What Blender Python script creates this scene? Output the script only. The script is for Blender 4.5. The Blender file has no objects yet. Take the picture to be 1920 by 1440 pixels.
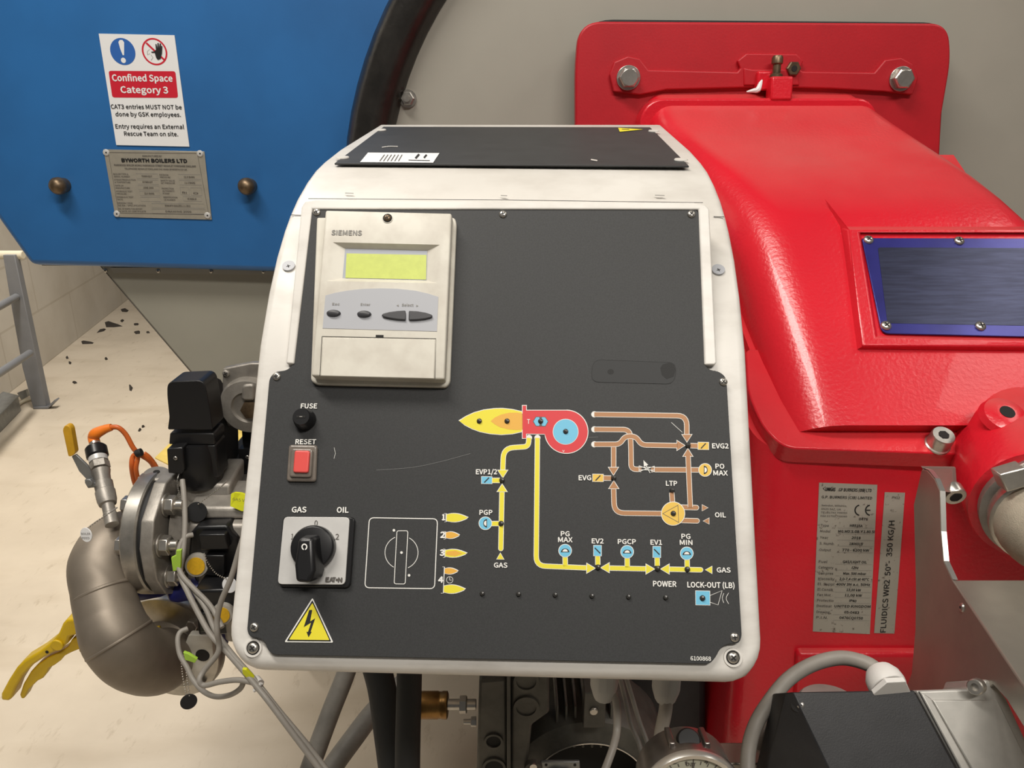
import bpy, bmesh, math, random
from mathutils import Vector, Matrix
random.seed(7)
SC = bpy.context.scene
COL = SC.collection
V = Vector

# ---------------------------------------------------------------- camera
FPX = 1443.0
PITCH = math.radians(19.0)
C0 = V((0, 0, 1.45))
FW = V((0, math.cos(PITCH), -math.sin(PITCH)))
UP = V((0, math.sin(PITCH), math.cos(PITCH)))
RT = V((1, 0, 0))
cd = bpy.data.cameras.new('camera')
cam = bpy.data.objects.new('camera', cd)
COL.objects.link(cam)
cam.location = C0
cam.rotation_euler = (math.pi / 2 - PITCH, 0, 0)
cd.sensor_fit = 'HORIZONTAL'
cd.sensor_width = 36.0
cd.lens = 36.0 * FPX / 1920.0
cd.clip_start = 0.02
SC.camera = cam

# ---------------------------------------------------------------- world, lamps, exposure
wd = bpy.data.worlds.new('world')
SC.world = wd
wd.use_nodes = True
wd.node_tree.nodes['Background'].inputs[0].default_value = (1.0, 0.96, 0.90, 1)
wd.node_tree.nodes['Background'].inputs[1].default_value = 0.08
def lamp(name, loc, target, sx, sy, power, col=(1.0, 0.945, 0.865)):
    ld = bpy.data.lights.new(name, 'AREA')
    ld.shape = 'RECTANGLE'; ld.size = sx; ld.size_y = sy; ld.energy = power; ld.color = col
    o = bpy.data.objects.new(name, ld); COL.objects.link(o)
    o.location = loc
    o.rotation_euler = (V(target) - V(loc)).to_track_quat('-Z', 'Y').to_euler()
    return o
lamp('ceiling_lamp', (-0.75, 0.25, 3.35), (-0.3, 1.0, 0.6), 1.3, 0.25, 44)
lamp('ceiling_lamp', (0.6, -1.0, 3.2), (0.3, 0.9, 0.9), 1.3, 0.25, 36)
lamp('ceiling_lamp', (-1.7, 3.1, 3.4), (-1.9, 3.0, 0.0), 1.5, 0.25, 108)
lamp('ceiling_lamp', (2.0, 0.6, 3.3), (0.8, 0.8, 1.2), 1.3, 0.3, 9)
SC.view_settings.view_transform = 'Standard'
SC.view_settings.look = 'None'
SC.view_settings.exposure = 0.0
SC.view_settings.gamma = 1.0
SC.view_settings.use_curve_mapping = False

# ---------------------------------------------------------------- helpers
def ray(px, py):
    return RT * ((px - 960.0) / FPX) + UP * ((720.0 - py) / FPX) + FW
def W(px, py, z):
    return C0 + ray(px, py) * z
class Pl:
    def __init__(s, o, n):
        s.o = V(o); s.n = V(n).normalized()
    def hit(s, px, py, off=0.0):
        r = ray(px, py)
        t = ((s.o + s.n * off) - C0).dot(s.n) / r.dot(s.n)
        return C0 + r * t
    def off(s, d):
        return Pl(s.o + s.n * d, s.n)
def facing(o, lean=0.0, yaw=0.0):
    """plane through o facing the camera side, leaning back by lean degrees; yaw > 0 brings its right side nearer"""
    a = math.radians(lean); b = math.radians(yaw)
    return Pl(o, V((-math.sin(b) * math.cos(a), -math.cos(b) * math.cos(a), math.sin(a))))
def basis(ax):
    ax = V(ax).normalized()
    t = V((0, 0, 1)) if abs(ax.z) < 0.9 else V((0, 1, 0))
    u = t.cross(ax).normalized()
    return u, ax.cross(u).normalized(), ax
def catmull(pts, n=8):
    pts = [V(p) for p in pts]
    if len(pts) < 3: return pts
    P = [pts[0] * 2 - pts[1]] + pts + [pts[-1] * 2 - pts[-2]]
    out = []
    for i in range(1, len(P) - 2):
        a, b, c, d = P[i - 1], P[i], P[i + 1], P[i + 2]
        for k in range(n):
            t = k / n
            out.append(0.5 * ((2 * b) + (c - a) * t + (2 * a - 5 * b + 4 * c - d) * t * t + (3 * b - a - 3 * c + d) * t ** 3))
    out.append(pts[-1])
    return out
def round_px(pts, r, n=5):
    """round the corners of a closed pixel polygon"""
    out = []
    N = len(pts)
    rr = r if isinstance(r, (list, tuple)) else [r] * N
    for i in range(N):
        p0, p, p1 = V((*pts[i - 1], 0)), V((*pts[i], 0)), V((*pts[(i + 1) % N], 0))
        q = min(rr[i], (p0 - p).length * .49, (p1 - p).length * .49)
        if q <= 0:
            out.append((p.x, p.y)); continue
        a = p + (p0 - p).normalized() * q; b = p + (p1 - p).normalized() * q
        for k in range(n + 1):
            t = k / n
            c = a * (1 - t) ** 2 + p * 2 * t * (1 - t) + b * t * t
            out.append((c.x, c.y))
    return out
def path_px(pts, r=0, n=6):
    """round the bends of an open pixel path"""
    if r <= 0 or len(pts) < 3: return list(pts)
    out = [pts[0]]
    for i in range(1, len(pts) - 1):
        p0, p, p1 = V((*pts[i - 1], 0)), V((*pts[i], 0)), V((*pts[i + 1], 0))
        q = min(r, (p0 - p).length * .49, (p1 - p).length * .49)
        a = p + (p0 - p).normalized() * q; b = p + (p1 - p).normalized() * q
        for k in range(n + 1):
            t = k / n
            c = a * (1 - t) ** 2 + p * 2 * t * (1 - t) + b * t * t
            out.append((c.x, c.y))
    out.append(pts[-1])
    return out
def circ_px(cx, cy, rx, ry=None, n=28, a0=0, a1=360):
    ry = rx if ry is None else ry
    full = abs(a1 - a0) >= 360
    m = n if full else n + 1
    return [(cx + rx * math.cos(math.radians(a0 + (a1 - a0) * k / n)), cy + ry * math.sin(math.radians(a0 + (a1 - a0) * k / n))) for k in range(m)]
try:
    import os
    FONT = bpy.data.fonts.load(os.path.join(bpy.utils.system_resource('DATAFILES', path='fonts'), 'Noto Sans CJK Regular.woff2'))
except Exception:
    FONT = None
_tc = {}
def text_geo(s):
    if s in _tc: return _tc[s]
    c = bpy.data.curves.new('t', 'FONT'); c.body = s; c.resolution_u = 2
    if FONT: c.font = FONT
    o = bpy.data.objects.new('t', c); COL.objects.link(o)
    dg = bpy.context.evaluated_depsgraph_get()
    m = o.evaluated_get(dg).to_mesh()
    vs = [(v.co.x, v.co.y) for v in m.vertices]; fs = [tuple(p.vertices) for p in m.polygons]
    o.evaluated_get(dg).to_mesh_clear()
    bpy.data.objects.remove(o); bpy.data.curves.remove(c)
    _tc[s] = (vs, fs); return vs, fs
CAPH = max(v[1] for v in text_geo('H')[0])

class B:
    """gathers shapes into one mesh"""
    def __init__(s): s.bm = bmesh.new(); s.mi = 0; s.names = []
    def m(s, mat):
        if mat.name not in s.names: s.names.append(mat.name)
        s.mi = s.names.index(mat.name); return s
    def face(s, ps, sm=False):
        vs = [s.bm.verts.new(p) for p in ps]
        try:
            f = s.bm.faces.new(vs); f.material_index = s.mi; f.smooth = sm; return f
        except ValueError: return None
    def mesh(s, vs, fs):
        b = [s.bm.verts.new(v) for v in vs]
        for f in fs:
            try: q = s.bm.faces.new([b[i] for i in f]); q.material_index = s.mi
            except ValueError: pass
    def prism(s, ps, vec):
        ps = [V(p) for p in ps]; vec = V(vec); n = len(ps)
        s.mesh(ps + [p + vec for p in ps], [tuple(range(n)), tuple(range(2 * n - 1, n - 1, -1))] + [(i, i + n, (i + 1) % n + n, (i + 1) % n) for i in range(n)])
        return s
    def plate(s, px, pl, th, off=0.0):
        """pixel outline laid on plane pl (front face at off), th thick away from the viewer"""
        return s.prism([pl.hit(x, y, off) for x, y in px], pl.n * -th)
    def paint(s, px, pl, off):
        s.face([pl.hit(x, y, off) for x, y in px]); return s
    def ring(s, outer, inner):
        n = len(outer)
        s.mesh(list(outer) + list(inner), [(i, (i + 1) % n, n + (i + 1) % n, n + i) for i in range(n)]); return s
    def stroke(s, pts, w, pl, off, closed=False, cap=False):
        P = [V((x, y, 0)) for x, y in pts]
        N = len(P); L = []; R = []
        for i in range(N):
            if closed: a, b = P[i - 1], P[(i + 1) % N]
            else: a, b = P[max(0, i - 1)], P[min(N - 1, i + 1)]
            d = (b - a); d = d.normalized() if d.length > 1e-9 else V((1, 0, 0))
            nn = V((-d.y, d.x, 0))
            k = 1.0
            if (closed or 0 < i < N - 1):
                d0 = (P[i] - a).normalized(); c = abs(d0.dot(d)); k = min(1.6, 1 / max(c, .3))
            L.append(P[i] + nn * w / 2 * k); R.append(P[i] - nn * w / 2 * k)
        H = lambda q: pl.hit(q.x, q.y, off)
        vs = [H(q) for q in L] + [H(q) for q in R]
        rng = range(N if closed else N - 1)
        s.mesh(vs, [(i, (i + 1) % N, N + (i + 1) % N, N + i) for i in rng])
        if cap:
            for q in ((P[0], P[-1]) if cap is True else ((P[0],) if cap == 'a' else (P[-1],))):
                s.paint(circ_px(q.x, q.y, w / 2, n=14), pl, off + 0.00003)
        return s
    def text(s, t, pl, p0, p1, h, off, bold=0.0):
        A = pl.hit(*p0, off); Bp = pl.hit(*p1, off)
        d = (Bp - A); width = d.length; d.normalize()
        u = pl.n.cross(d).normalized()
        m = ((p0[0] + p1[0]) / 2, (p0[1] + p1[1]) / 2)
        up = 1 if (pl.hit(m[0], m[1] - 1, off) - pl.hit(*m, off)).dot(u) > 0 else -1
        q = V((p1[0] - p0[0], p1[1] - p0[1], 0)).normalized()
        Q = pl.hit(m[0] + q.y * h, m[1] - q.x * h, off)
        hh = (Q - pl.hit(*m, off)).dot(u)
        vs, fs = text_geo(t)
        x0 = min(v[0] for v in vs); x1 = max(v[0] for v in vs)
        sx = width / (x1 - x0); sy = hh / CAPH
        b = bold * abs(hh)
        for dx, dy in ([(0, 0)] if not b else [(-b, 0), (b, 0), (0, b), (0, -b)]):
            e = 0.000012 * (dx > 0) + 0.000024 * (dy > 0) + 0.000036 * (dy < 0)
            s.mesh([A + d * ((v[0] - x0) * sx + dx) + u * (v[1] * sy + dy) + pl.n * e for v in vs], fs)
        return s
    def lathe(s, c, ax, prof, n=24, capa=True, capb=True):
        """prof: (radius, distance along ax)"""
        u, w, a = basis(ax); c = V(c); vs = []; fs = []
        for r, h in prof:
            for k in range(n):
                t = 2 * math.pi * k / n
                vs.append(c + a * h + (u * math.cos(t) + w * math.sin(t)) * r)
        for i in range(len(prof) - 1):
            for k in range(n):
                fs.append((i * n + k, i * n + (k + 1) % n, (i + 1) * n + (k + 1) % n, (i + 1) * n + k))
        if capa: fs.append(tuple(range(n - 1, -1, -1)))
        if capb: fs.append(tuple(range((len(prof) - 1) * n, len(prof) * n)))
        s.mesh(vs, fs); return s
    def cyl(s, c, ax, r, h, n=24, ch=0.0):
        if ch: return s.lathe(c, ax, [(r - ch, 0), (r, ch), (r, h - ch), (r - ch, h)], n)
        return s.lathe(c, ax, [(r, 0), (r, h)], n)
    def cyl2(s, a, b, r, n=20, ch=0.0):
        a = V(a); b = V(b); return s.cyl(a, b - a, r, (b - a).length, n, ch)
    def hexp(s, c, ax, r, h):
        return s.lathe(c, ax, [(r, 0), (r, h * .85), (r * .86, h)], 6)
    def ball(s, c, r, sc=(1, 1, 1), n=16):
        c = V(c); vs = []; fs = []; m = n // 2
        for i in range(1, m):
            t = math.pi * i / m
            for k in range(n):
                p = 2 * math.pi * k / n
                vs.append(c + V((r * sc[0] * math.sin(t) * math.cos(p), r * sc[1] * math.sin(t) * math.sin(p), r * sc[2] * math.cos(t))))
        vs.append(c + V((0, 0, r * sc[2]))); vs.append(c - V((0, 0, r * sc[2])))
        for i in range(m - 2):
            for k in range(n): fs.append((i * n + k, (i + 1) * n + k, (i + 1) * n + (k + 1) % n, i * n + (k + 1) % n))
        for k in range(n):
            fs.append((len(vs) - 2, k, (k + 1) % n)); fs.append((len(vs) - 1, (m - 2) * n + (k + 1) % n, (m - 2) * n + k))
        s.mesh(vs, fs); return s
    def box(s, c, u, v, w):
        """centre and three half axes"""
        c, u, v, w = V(c), V(u), V(v), V(w)
        vs = [c + u * i + v * j + w * k for i in (-1, 1) for j in (-1, 1) for k in (-1, 1)]
        s.mesh(vs, [(0, 1, 3, 2), (4, 6, 7, 5), (0, 4, 5, 1), (2, 3, 7, 6), (0, 2, 6, 4), (1, 5, 7, 3)]); return s
    def tube(s, pts, r, n=12, sub=8, rs=None):
        P = catmull(pts, sub) if sub else [V(p) for p in pts]
        T = [(P[min(i + 1, len(P) - 1)] - P[max(i - 1, 0)]).normalized() for i in range(len(P))]
        u = basis(T[0])[0]; vs = []; fs = []
        for i, p in enumerate(P):
            u = (u - T[i] * u.dot(T[i])).normalized(); w = T[i].cross(u)
            q = r
            if rs:
                t = i / (len(P) - 1) * (len(rs) - 1); k = min(int(t), len(rs) - 2); q = rs[k] + (rs[k + 1] - rs[k]) * (t - k)
            for k in range(n):
                a = 2 * math.pi * k / n
                vs.append(p + (u * math.cos(a) + w * math.sin(a)) * q)
        for i in range(len(P) - 1):
            for k in range(n): fs.append((i * n + k, i * n + (k + 1) % n, (i + 1) * n + (k + 1) % n, (i + 1) * n + k))
        fs.append(tuple(range(n - 1, -1, -1))); fs.append(tuple(range((len(P) - 1) * n, len(P) * n)))
        s.mesh(vs, fs); return s
    def screw(s, c, n, r, steel, dark, rot=0.4, h=None):
        c = V(c); h = h or r * .55
        s.m(steel).lathe(c, n, [(r, 0), (r, h * .35), (r * .85, h * .75), (r * .5, h), (0.0001, h * 1.02)], 18, capb=False)
        u, w, a = basis(n)
        p = u * math.cos(rot) + w * math.sin(rot); q = a.cross(p)
        s.m(dark)
        s.box(c + a * h, p * r * .55, q * r * .13, a * r * .04).box(c + a * h, q * r * .55, p * r * .13, a * r * .045)
        return s
    def build(s, name, parent=None, bevel=0.0, seg=2, ang=35, smooth=True, flat=False, recalc=True, kind=None, label=None):
        if recalc: bmesh.ops.recalc_face_normals(s.bm, faces=s.bm.faces)
        me = bpy.data.meshes.new(name); s.bm.to_mesh(me); s.bm.free()
        for nm in s.names: me.materials.append(bpy.data.materials[nm])
        o = bpy.data.objects.new(name, me); COL.objects.link(o)
        if smooth:
            for p in me.polygons: p.use_smooth = True
            me.set_sharp_from_angle(angle=math.radians(ang))
        if bevel:
            b = o.modifiers.new('bevel', 'BEVEL'); b.width = bevel; b.segments = seg; b.limit_method = 'ANGLE'; b.angle_limit = math.radians(30); b.harden_normals = False
        if parent is not None:
            o.parent = parent
            if parent.parent is None: o.matrix_parent_inverse = Matrix.Translation(-V(parent.location))
        if kind: o['kind'] = kind
        if label: o['label'] = label
        return o
def thing(name, label, cat, loc=(0, 0, 0), group=None):
    o = bpy.data.objects.new(name, None); COL.objects.link(o)
    o.location = loc; o.empty_display_size = .02
    return tag(o, label, cat, group)
def tag(o, label, cat, group=None):
    o['label'] = label; o['category'] = cat
    if group: o['group'] = group
    return o

# ---------------------------------------------------------------- materials
def mat(name, col, rough=0.5, metal=0.0, var=0.0, scale=20.0, col2=None, bump=0.0, bscale=200.0, stretch=None, coat=0.0, spec=0.5, dist=0.001, det=4.0, lo=0.35, hi=0.65):
    m = bpy.data.materials.new(name); m.use_nodes = True
    nt = m.node_tree; bs = nt.nodes['Principled BSDF']; L = nt.links
    bs.inputs['Base Color'].default_value = (*col, 1); bs.inputs['Roughness'].default_value = rough
    bs.inputs['Metallic'].default_value = metal; bs.inputs['Coat Weight'].default_value = coat
    bs.inputs['Specular IOR Level'].default_value = spec
    tc = nt.nodes.new('ShaderNodeTexCoord'); src = tc.outputs['Object']
    if stretch:
        mp = nt.nodes.new('ShaderNodeMapping'); mp.inputs['Scale'].default_value = stretch
        L.new(src, mp.inputs['Vector']); src = mp.outputs['Vector']
    if var or col2:
        nz = nt.nodes.new('ShaderNodeTexNoise'); nz.inputs['Scale'].default_value = scale; nz.inputs['Detail'].default_value = det
        nz.inputs['Roughness'].default_value = .6
        L.new(src, nz.inputs['Vector'])
        rp = nt.nodes.new('ShaderNodeValToRGB')
        rp.color_ramp.elements[0].position = lo; rp.color_ramp.elements[1].position = hi
        c2 = col2 or tuple(c * (1 - var) for c in col)
        rp.color_ramp.elements[0].color = (*c2, 1); rp.color_ramp.elements[1].color = (*col, 1)
        L.new(nz.outputs['Fac'], rp.inputs['Fac']); L.new(rp.outputs['Color'], bs.inputs['Base Color'])
    if bump:
        n2 = nt.nodes.new('ShaderNodeTexNoise'); n2.inputs['Scale'].default_value = bscale; n2.inputs['Detail'].default_value = 2
        L.new(src, n2.inputs['Vector'])
        bp = nt.nodes.new('ShaderNodeBump'); bp.inputs['Strength'].default_value = bump; bp.inputs['Distance'].default_value = dist
        L.new(n2.outputs['Fac'], bp.inputs['Height']); L.new(bp.outputs['Normal'], bs.inputs['Normal'])
    return m
M_white = mat('white_enamel', (.77, .745, .70), .38, col2=(.64, .61, .565), scale=16, lo=.30, hi=.55, det=7, stretch=(1, 1, 3))
M_fascia = mat('fascia_grey', (.041, .042, .043), .55, spec=.32, var=.18, scale=900, det=2, bump=.1, bscale=1500, dist=.0003)
M_top = mat('top_grey', (.035, .036, .038), .5, var=.2, scale=40)
M_cream = mat('cream_plastic', (.66, .63, .55), .45, col2=(.55, .51, .44), scale=30, lo=.3, hi=.55)
M_keypad = mat('keypad_grey', (.42, .43, .46), .4)
M_key = mat('key_rubber', (.045, .045, .05), .45)
M_lcd = mat('lcd_green', (.60, .68, .16), .35, var=.08, scale=150)
M_lcdgrey = mat('lcd_surround', (.38, .40, .45), .4)
M_black = mat('black_plastic', (.010, .010, .011), .33)
M_blackm = mat('black_matte', (.014, .014, .015), .6, var=.3, scale=60)
M_hole = mat('dark_recess', (.012, .011, .010), .8)
M_silver = mat('silver_plate', (.66, .65, .63), .42, .25, var=.08, scale=60)
M_steel = mat('zinc_steel', (.62, .59, .54), .32, .9, var=.2, scale=60)
M_cast = mat('cast_aluminium', (.40, .37, .33), .48, .55, var=.3, scale=35, bump=.15, bscale=500)
M_stain = mat('stainless_pipe', (.30, .255, .205), .5, .5, col2=(.19, .16, .125), scale=9, lo=.3, hi=.7, det=6, bump=.05, bscale=300)
M_flange = mat('turned_steel', (.56, .53, .48), .34, .85, var=.25, scale=50)
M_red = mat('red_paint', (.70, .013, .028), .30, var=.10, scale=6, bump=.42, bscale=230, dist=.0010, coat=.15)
M_redflat = mat('red_flange_paint', (.50, .008, .018), .5, var=.12, scale=9, bump=.2, bscale=300, dist=.0006)
M_blue = mat('blue_paint', (.025, .148, .405), .42, col2=(.021, .12, .33), scale=3, bump=.12, bscale=350, dist=.0006)
M_grey = mat('grey_paint', (.335, .32, .265), .5, var=.08, scale=5, bump=.1, bscale=300, dist=.0005)
M_furn = mat('furnace_grey', (.37, .35, .30), .5, var=.07, scale=4, bump=.08, bscale=300, dist=.0005)
M_ring = mat('black_tube', (.022, .020, .018), .28, var=.4, scale=30, bump=.35, bscale=120, dist=.001)
M_paper = mat('white_vinyl', (.82, .82, .82), .5)
M_signred = mat('sign_red', (.60, .015, .035), .45)
M_signblue = mat('sign_blue', (.03, .13, .44), .45)
M_ink = mat('black_ink', (.012, .012, .012), .55)
M_ink2 = mat('faded_ink', (.10, .09, .08), .55)
M_inkg = mat('grey_ink', (.25, .24, .22), .5)
M_wink = mat('white_ink', (.82, .81, .77), .5)
M_yel = mat('print_yellow', (.80, .70, .035), .5)
M_ora = mat('print_orange', (.78, .42, .055), .5)
M_brn = mat('print_brown', (.43, .205, .085), .5)
M_prd = mat('print_red', (.66, .03, .04), .5)
M_pbl = mat('print_blue', (.16, .52, .74), .5)
M_pyo = mat('print_amber', (.80, .52, .08), .5)
M_led = mat('lamp_lens', (.035, .033, .03), .25)
M_reset = mat('reset_red', (.72, .085, .075), .4)
M_clear = mat('clear_cover', (.20, .17, .145), .2, var=.2, scale=80)
M_plate = mat('etched_plate', (.48, .44, .36), .42, .45, var=.12, scale=40)
M_bronze = mat('dull_brass', (.20, .14, .085), .4, .7, var=.4, scale=90)
M_brass = mat('brass_fitting', (.36, .20, .065), .35, .9, var=.35, scale=60)
M_label = mat('worn_label', (.42, .40, .345), .5, .25, col2=(.10, .075, .06), scale=170, lo=.29, hi=.40, det=6)
M_sheet = mat('bare_steel', (.42, .39, .335), .40, .75, var=.25, scale=7, det=6, bump=.04, bscale=400)
M_edge = mat('cut_edge', (.68, .66, .62), .3, .9)
M_rubber = mat('black_hose', (.018, .018, .017), .7, bump=.4, bscale=200, dist=.001)
M_conduit = mat('grey_conduit', (.23, .215, .19), .6, var=.3, scale=25)
M_cable = mat('grey_cable', (.33, .305, .27), .5, var=.12, scale=30)
M_gland = mat('grey_gland', (.42, .42, .40), .5)
M_glandw = mat('white_gland', (.70, .68, .65), .45)
M_pump = mat('pump_casting', (.12, .115, .098), .55, .2, var=.4, scale=25, bump=.2, bscale=300)
M_orange = mat('orange_cable', (.62, .13, .022), .45)
M_orangep = mat('orange_plug', (.86, .21, .015), .42)
M_lever = mat('yellow_lever', (.70, .38, .02), .42, var=.15, scale=60)
M_handle = mat('yellow_handle', (.76, .50, .010), .42, var=.12, scale=30)
M_bluev = mat('blue_valve', (.022, .026, .20), .38, var=.25, scale=50)
M_lime = mat('lime_tag', (.42, .68, .07), .5)
M_flyel = mat('yellow_sticker', (.78, .80, .02), .5)
M_dial = mat('amber_dial', (.74, .43, .02), .45, var=.15, scale=300)
M_clearp = mat('clear_plastic', (.40, .375, .33), .2)
M_ladder = mat('grey_ladder', (.20, .205, .22), .45, var=.1, scale=10)
M_galv = mat('galvanised', (.30, .31, .31), .4, .6, var=.2, scale=30)
M_film = mat('blue_film', (.032, .032, .23), .25, .35, var=.25, scale=18)
M_brush = mat('brushed_window', (.05, .056, .105), .30, .7, var=.35, scale=20, stretch=(1, 14, 14), bump=.1, bscale=120)
M_braid = mat('braided_sleeve', (.46, .41, .32), .75, var=.25, scale=40, bump=.5, bscale=900, dist=.001)
M_debris = mat('rust_flake', (.035, .028, .022), .8)
M_sheety = mat('yellow_sheet', (.80, .60, .16), .55, var=.15, scale=20)
M_gauge = mat('gauge_dial', (.52, .51, .40), .4)
M_gcase = mat('gauge_case', (.33, .30, .28), .28, .9, var=.3, scale=30)
M_servo = mat('servo_black', (.022, .022, .024), .45, var=.25, scale=50, bump=.08, bscale=900)
M_servos = mat('servo_alloy', (.50, .485, .45), .42, .55, var=.15, scale=40)
M_rail = mat('cream_rail', (.70, .64, .50), .45)
M_scr = mat('scratch', (.16, .16, .16), .6)
M_smudge = mat('smudge', (.035, .036, .037), .55, spec=.3)
M_spot = mat('dark_spot', (.022, .022, .022), .6, spec=.3)

def dusty(m, col, amt, lo, hi):
    # pale dust lying on the faces that look upwards
    nt = m.node_tree; L = nt.links; bs = nt.nodes['Principled BSDF']
    base = bs.inputs['Base Color'].links[0].from_socket
    ge = nt.nodes.new('ShaderNodeNewGeometry'); sx = nt.nodes.new('ShaderNodeSeparateXYZ'); mr = nt.nodes.new('ShaderNodeMapRange')
    mr.inputs[1].default_value = lo; mr.inputs[2].default_value = hi; mr.inputs[3].default_value = 0; mr.inputs[4].default_value = amt
    nz = nt.nodes.new('ShaderNodeTexNoise'); nz.inputs['Scale'].default_value = 9; nz.inputs['Detail'].default_value = 6
    mu = nt.nodes.new('ShaderNodeMath'); mu.operation = 'MULTIPLY'
    mx = nt.nodes.new('ShaderNodeMixRGB'); mx.inputs[2].default_value = (*col, 1)
    tc = nt.nodes.new('ShaderNodeTexCoord')
    L.new(tc.outputs['Object'], nz.inputs['Vector'])
    L.new(ge.outputs['Normal'], sx.inputs[0]); L.new(sx.outputs['Z'], mr.inputs[0]); L.new(mr.outputs[0], mu.inputs[0]); L.new(nz.outputs['Fac'], mu.inputs[1])
    L.new(mu.outputs[0], mx.inputs[0]); L.new(base, mx.inputs[1]); L.new(mx.outputs[0], bs.inputs['Base Color'])
dusty(M_white, (.42, .385, .34), .55, .45, .85)  # grime, also set to darken the upward faces the lamps overlight
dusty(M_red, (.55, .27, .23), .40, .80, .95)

# ---------------------------------------------------------------- setting
FLOOR = Pl((0, 0, 0), (0, 0, 1))
def floor_mat():
    m = mat('floor_paint', (.62, .54, .43), .5, col2=(.47, .40, .31), scale=1.1, lo=.25, hi=.55, det=8, bump=.05, bscale=60)
    nt = m.node_tree; L = nt.links; bs = nt.nodes['Principled BSDF']
    base = bs.inputs['Base Color'].links[0].from_socket
    tc = nt.nodes.new('ShaderNodeTexCoord')
    mp = nt.nodes.new('ShaderNodeMapping'); mp.inputs['Scale'].default_value = (1.2, 4, 1); mp.inputs['Rotation'].default_value = (0, 0, .9)
    nz = nt.nodes.new('ShaderNodeTexNoise'); nz.inputs['Scale'].default_value = 1.4; nz.inputs['Detail'].default_value = 7
    rp = nt.nodes.new('ShaderNodeValToRGB'); rp.color_ramp.elements[0].position = .3; rp.color_ramp.elements[1].position = .47
    rp.color_ramp.elements[0].color = (.88, .86, .83, 1); rp.color_ramp.elements[1].color = (1, 1, 1, 1)
    mx = nt.nodes.new('ShaderNodeMixRGB'); mx.blend_type = 'MULTIPLY'; mx.inputs[0].default_value = 1
    L.new(tc.outputs['Object'], mp.inputs[0]); L.new(mp.outputs[0], nz.inputs['Vector']); L.new(nz.outputs['Fac'], rp.inputs[0])
    L.new(base, mx.inputs[1]); L.new(rp.outputs[0], mx.inputs[2])
    n3 = nt.nodes.new('ShaderNodeTexNoise'); n3.inputs['Scale'].default_value = 26; n3.inputs['Detail'].default_value = 8; n3.inputs['Roughness'].default_value = .7
    r3 = nt.nodes.new('ShaderNodeValToRGB'); r3.color_ramp.elements[0].position = .27; r3.color_ramp.elements[1].position = .42
    r3.color_ramp.elements[0].color = (.70, .66, .60, 1); r3.color_ramp.elements[1].color = (1, 1, 1, 1)
    m3 = nt.nodes.new('ShaderNodeMixRGB'); m3.blend_type = 'MULTIPLY'; m3.inputs[0].default_value = 1
    mp3 = nt.nodes.new('ShaderNodeMapping'); mp3.inputs['Scale'].default_value = (1, .35, 1); mp3.inputs['Rotation'].default_value = (0, 0, -.6)
    L.new(tc.outputs['Object'], mp3.inputs[0]); L.new(mp3.outputs[0], n3.inputs['Vector']); L.new(n3.outputs['Fac'], r3.inputs[0])
    L.new(mx.outputs[0], m3.inputs[1]); L.new(r3.outputs[0], m3.inputs[2]); L.new(m3.outputs[0], bs.inputs['Base Color'])
    return m
M_floor = floor_mat()
b = B(); b.m(M_floor).box((0.5, 3.6, -.05), (5.2, 0, 0), (0, 5.4, 0), (0, 0, .05))
o = b.build('floor', kind='structure', smooth=False)
pa = FLOOR.hit(233, 567); pb = FLOOR.hit(80, 688)
wdir = (pa - pb); wdir.z = 0; wdir.normalize()
wn = V((wdir.y, -wdir.x, 0))
def wall_mat():
    m = mat('painted_block', (.68, .635, .56), .6, col2=(.59, .54, .46), scale=2.5, lo=.3, hi=.6, det=7, bump=.1, bscale=80)
    nt = m.node_tree; L = nt.links; bs = nt.nodes['Principled BSDF']
    base = bs.inputs['Base Color'].links[0].from_socket
    tc = nt.nodes.new('ShaderNodeTexCoord')
    br = nt.nodes.new('ShaderNodeTexBrick'); br.inputs['Scale'].default_value = 1.0
    br.inputs['Color1'].default_value = (1, 1, 1, 1); br.inputs['Color2'].default_value = (.97, .97, .97, 1); br.inputs['Mortar'].default_value = (.86, .84, .81, 1)
    br.inputs['Mortar Size'].default_value = .007; br.inputs['Brick Width'].default_value = 1.1; br.inputs['Row Height'].default_value = .33
    mx = nt.nodes.new('ShaderNodeMixRGB'); mx.blend_type = 'MULTIPLY'; mx.inputs[0].default_value = 1
    L.new(tc.outputs['UV'], br.inputs['Vector']); L.new(base, mx.inputs[1]); L.new(br.outputs['Color'], mx.inputs[2]); L.new(mx.outputs[0], bs.inputs['Base Color'])
    return m
M_wall = wall_mat()
def wall(name, a, c, h):
    """vertical wall standing on the floor line a-c, 10 cm thick, uv in metres"""
    a = V(a); c = V(c); d = (c - a).normalized(); n = V((d.y, -d.x, 0))
    bb = B(); bb.m(M_wall).prism([a, c, c + V((0, 0, h)), a + V((0, 0, h))], n * -.1)
    o = bb.build(name, kind='structure', smooth=False)
    uv = o.data.uv_layers.new(name='UVMap')
    for lp in o.data.loops:
        q = o.data.vertices[lp.vertex_index].co
        uv.data[lp.index].uv = ((q - a).dot(d), q.z)
    return o
wall('wall_left', pb - wdir * 3.2, pb + wdir * 6.0, 3.6)
e = pb + wdir * 6.0
wall('wall_back', e, V((5.4, e.y, 0)), 3.6)
wall('wall_right', V((5.4, e.y, 0)), V((5.4, -1.5, 0)), 3.6)

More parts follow.
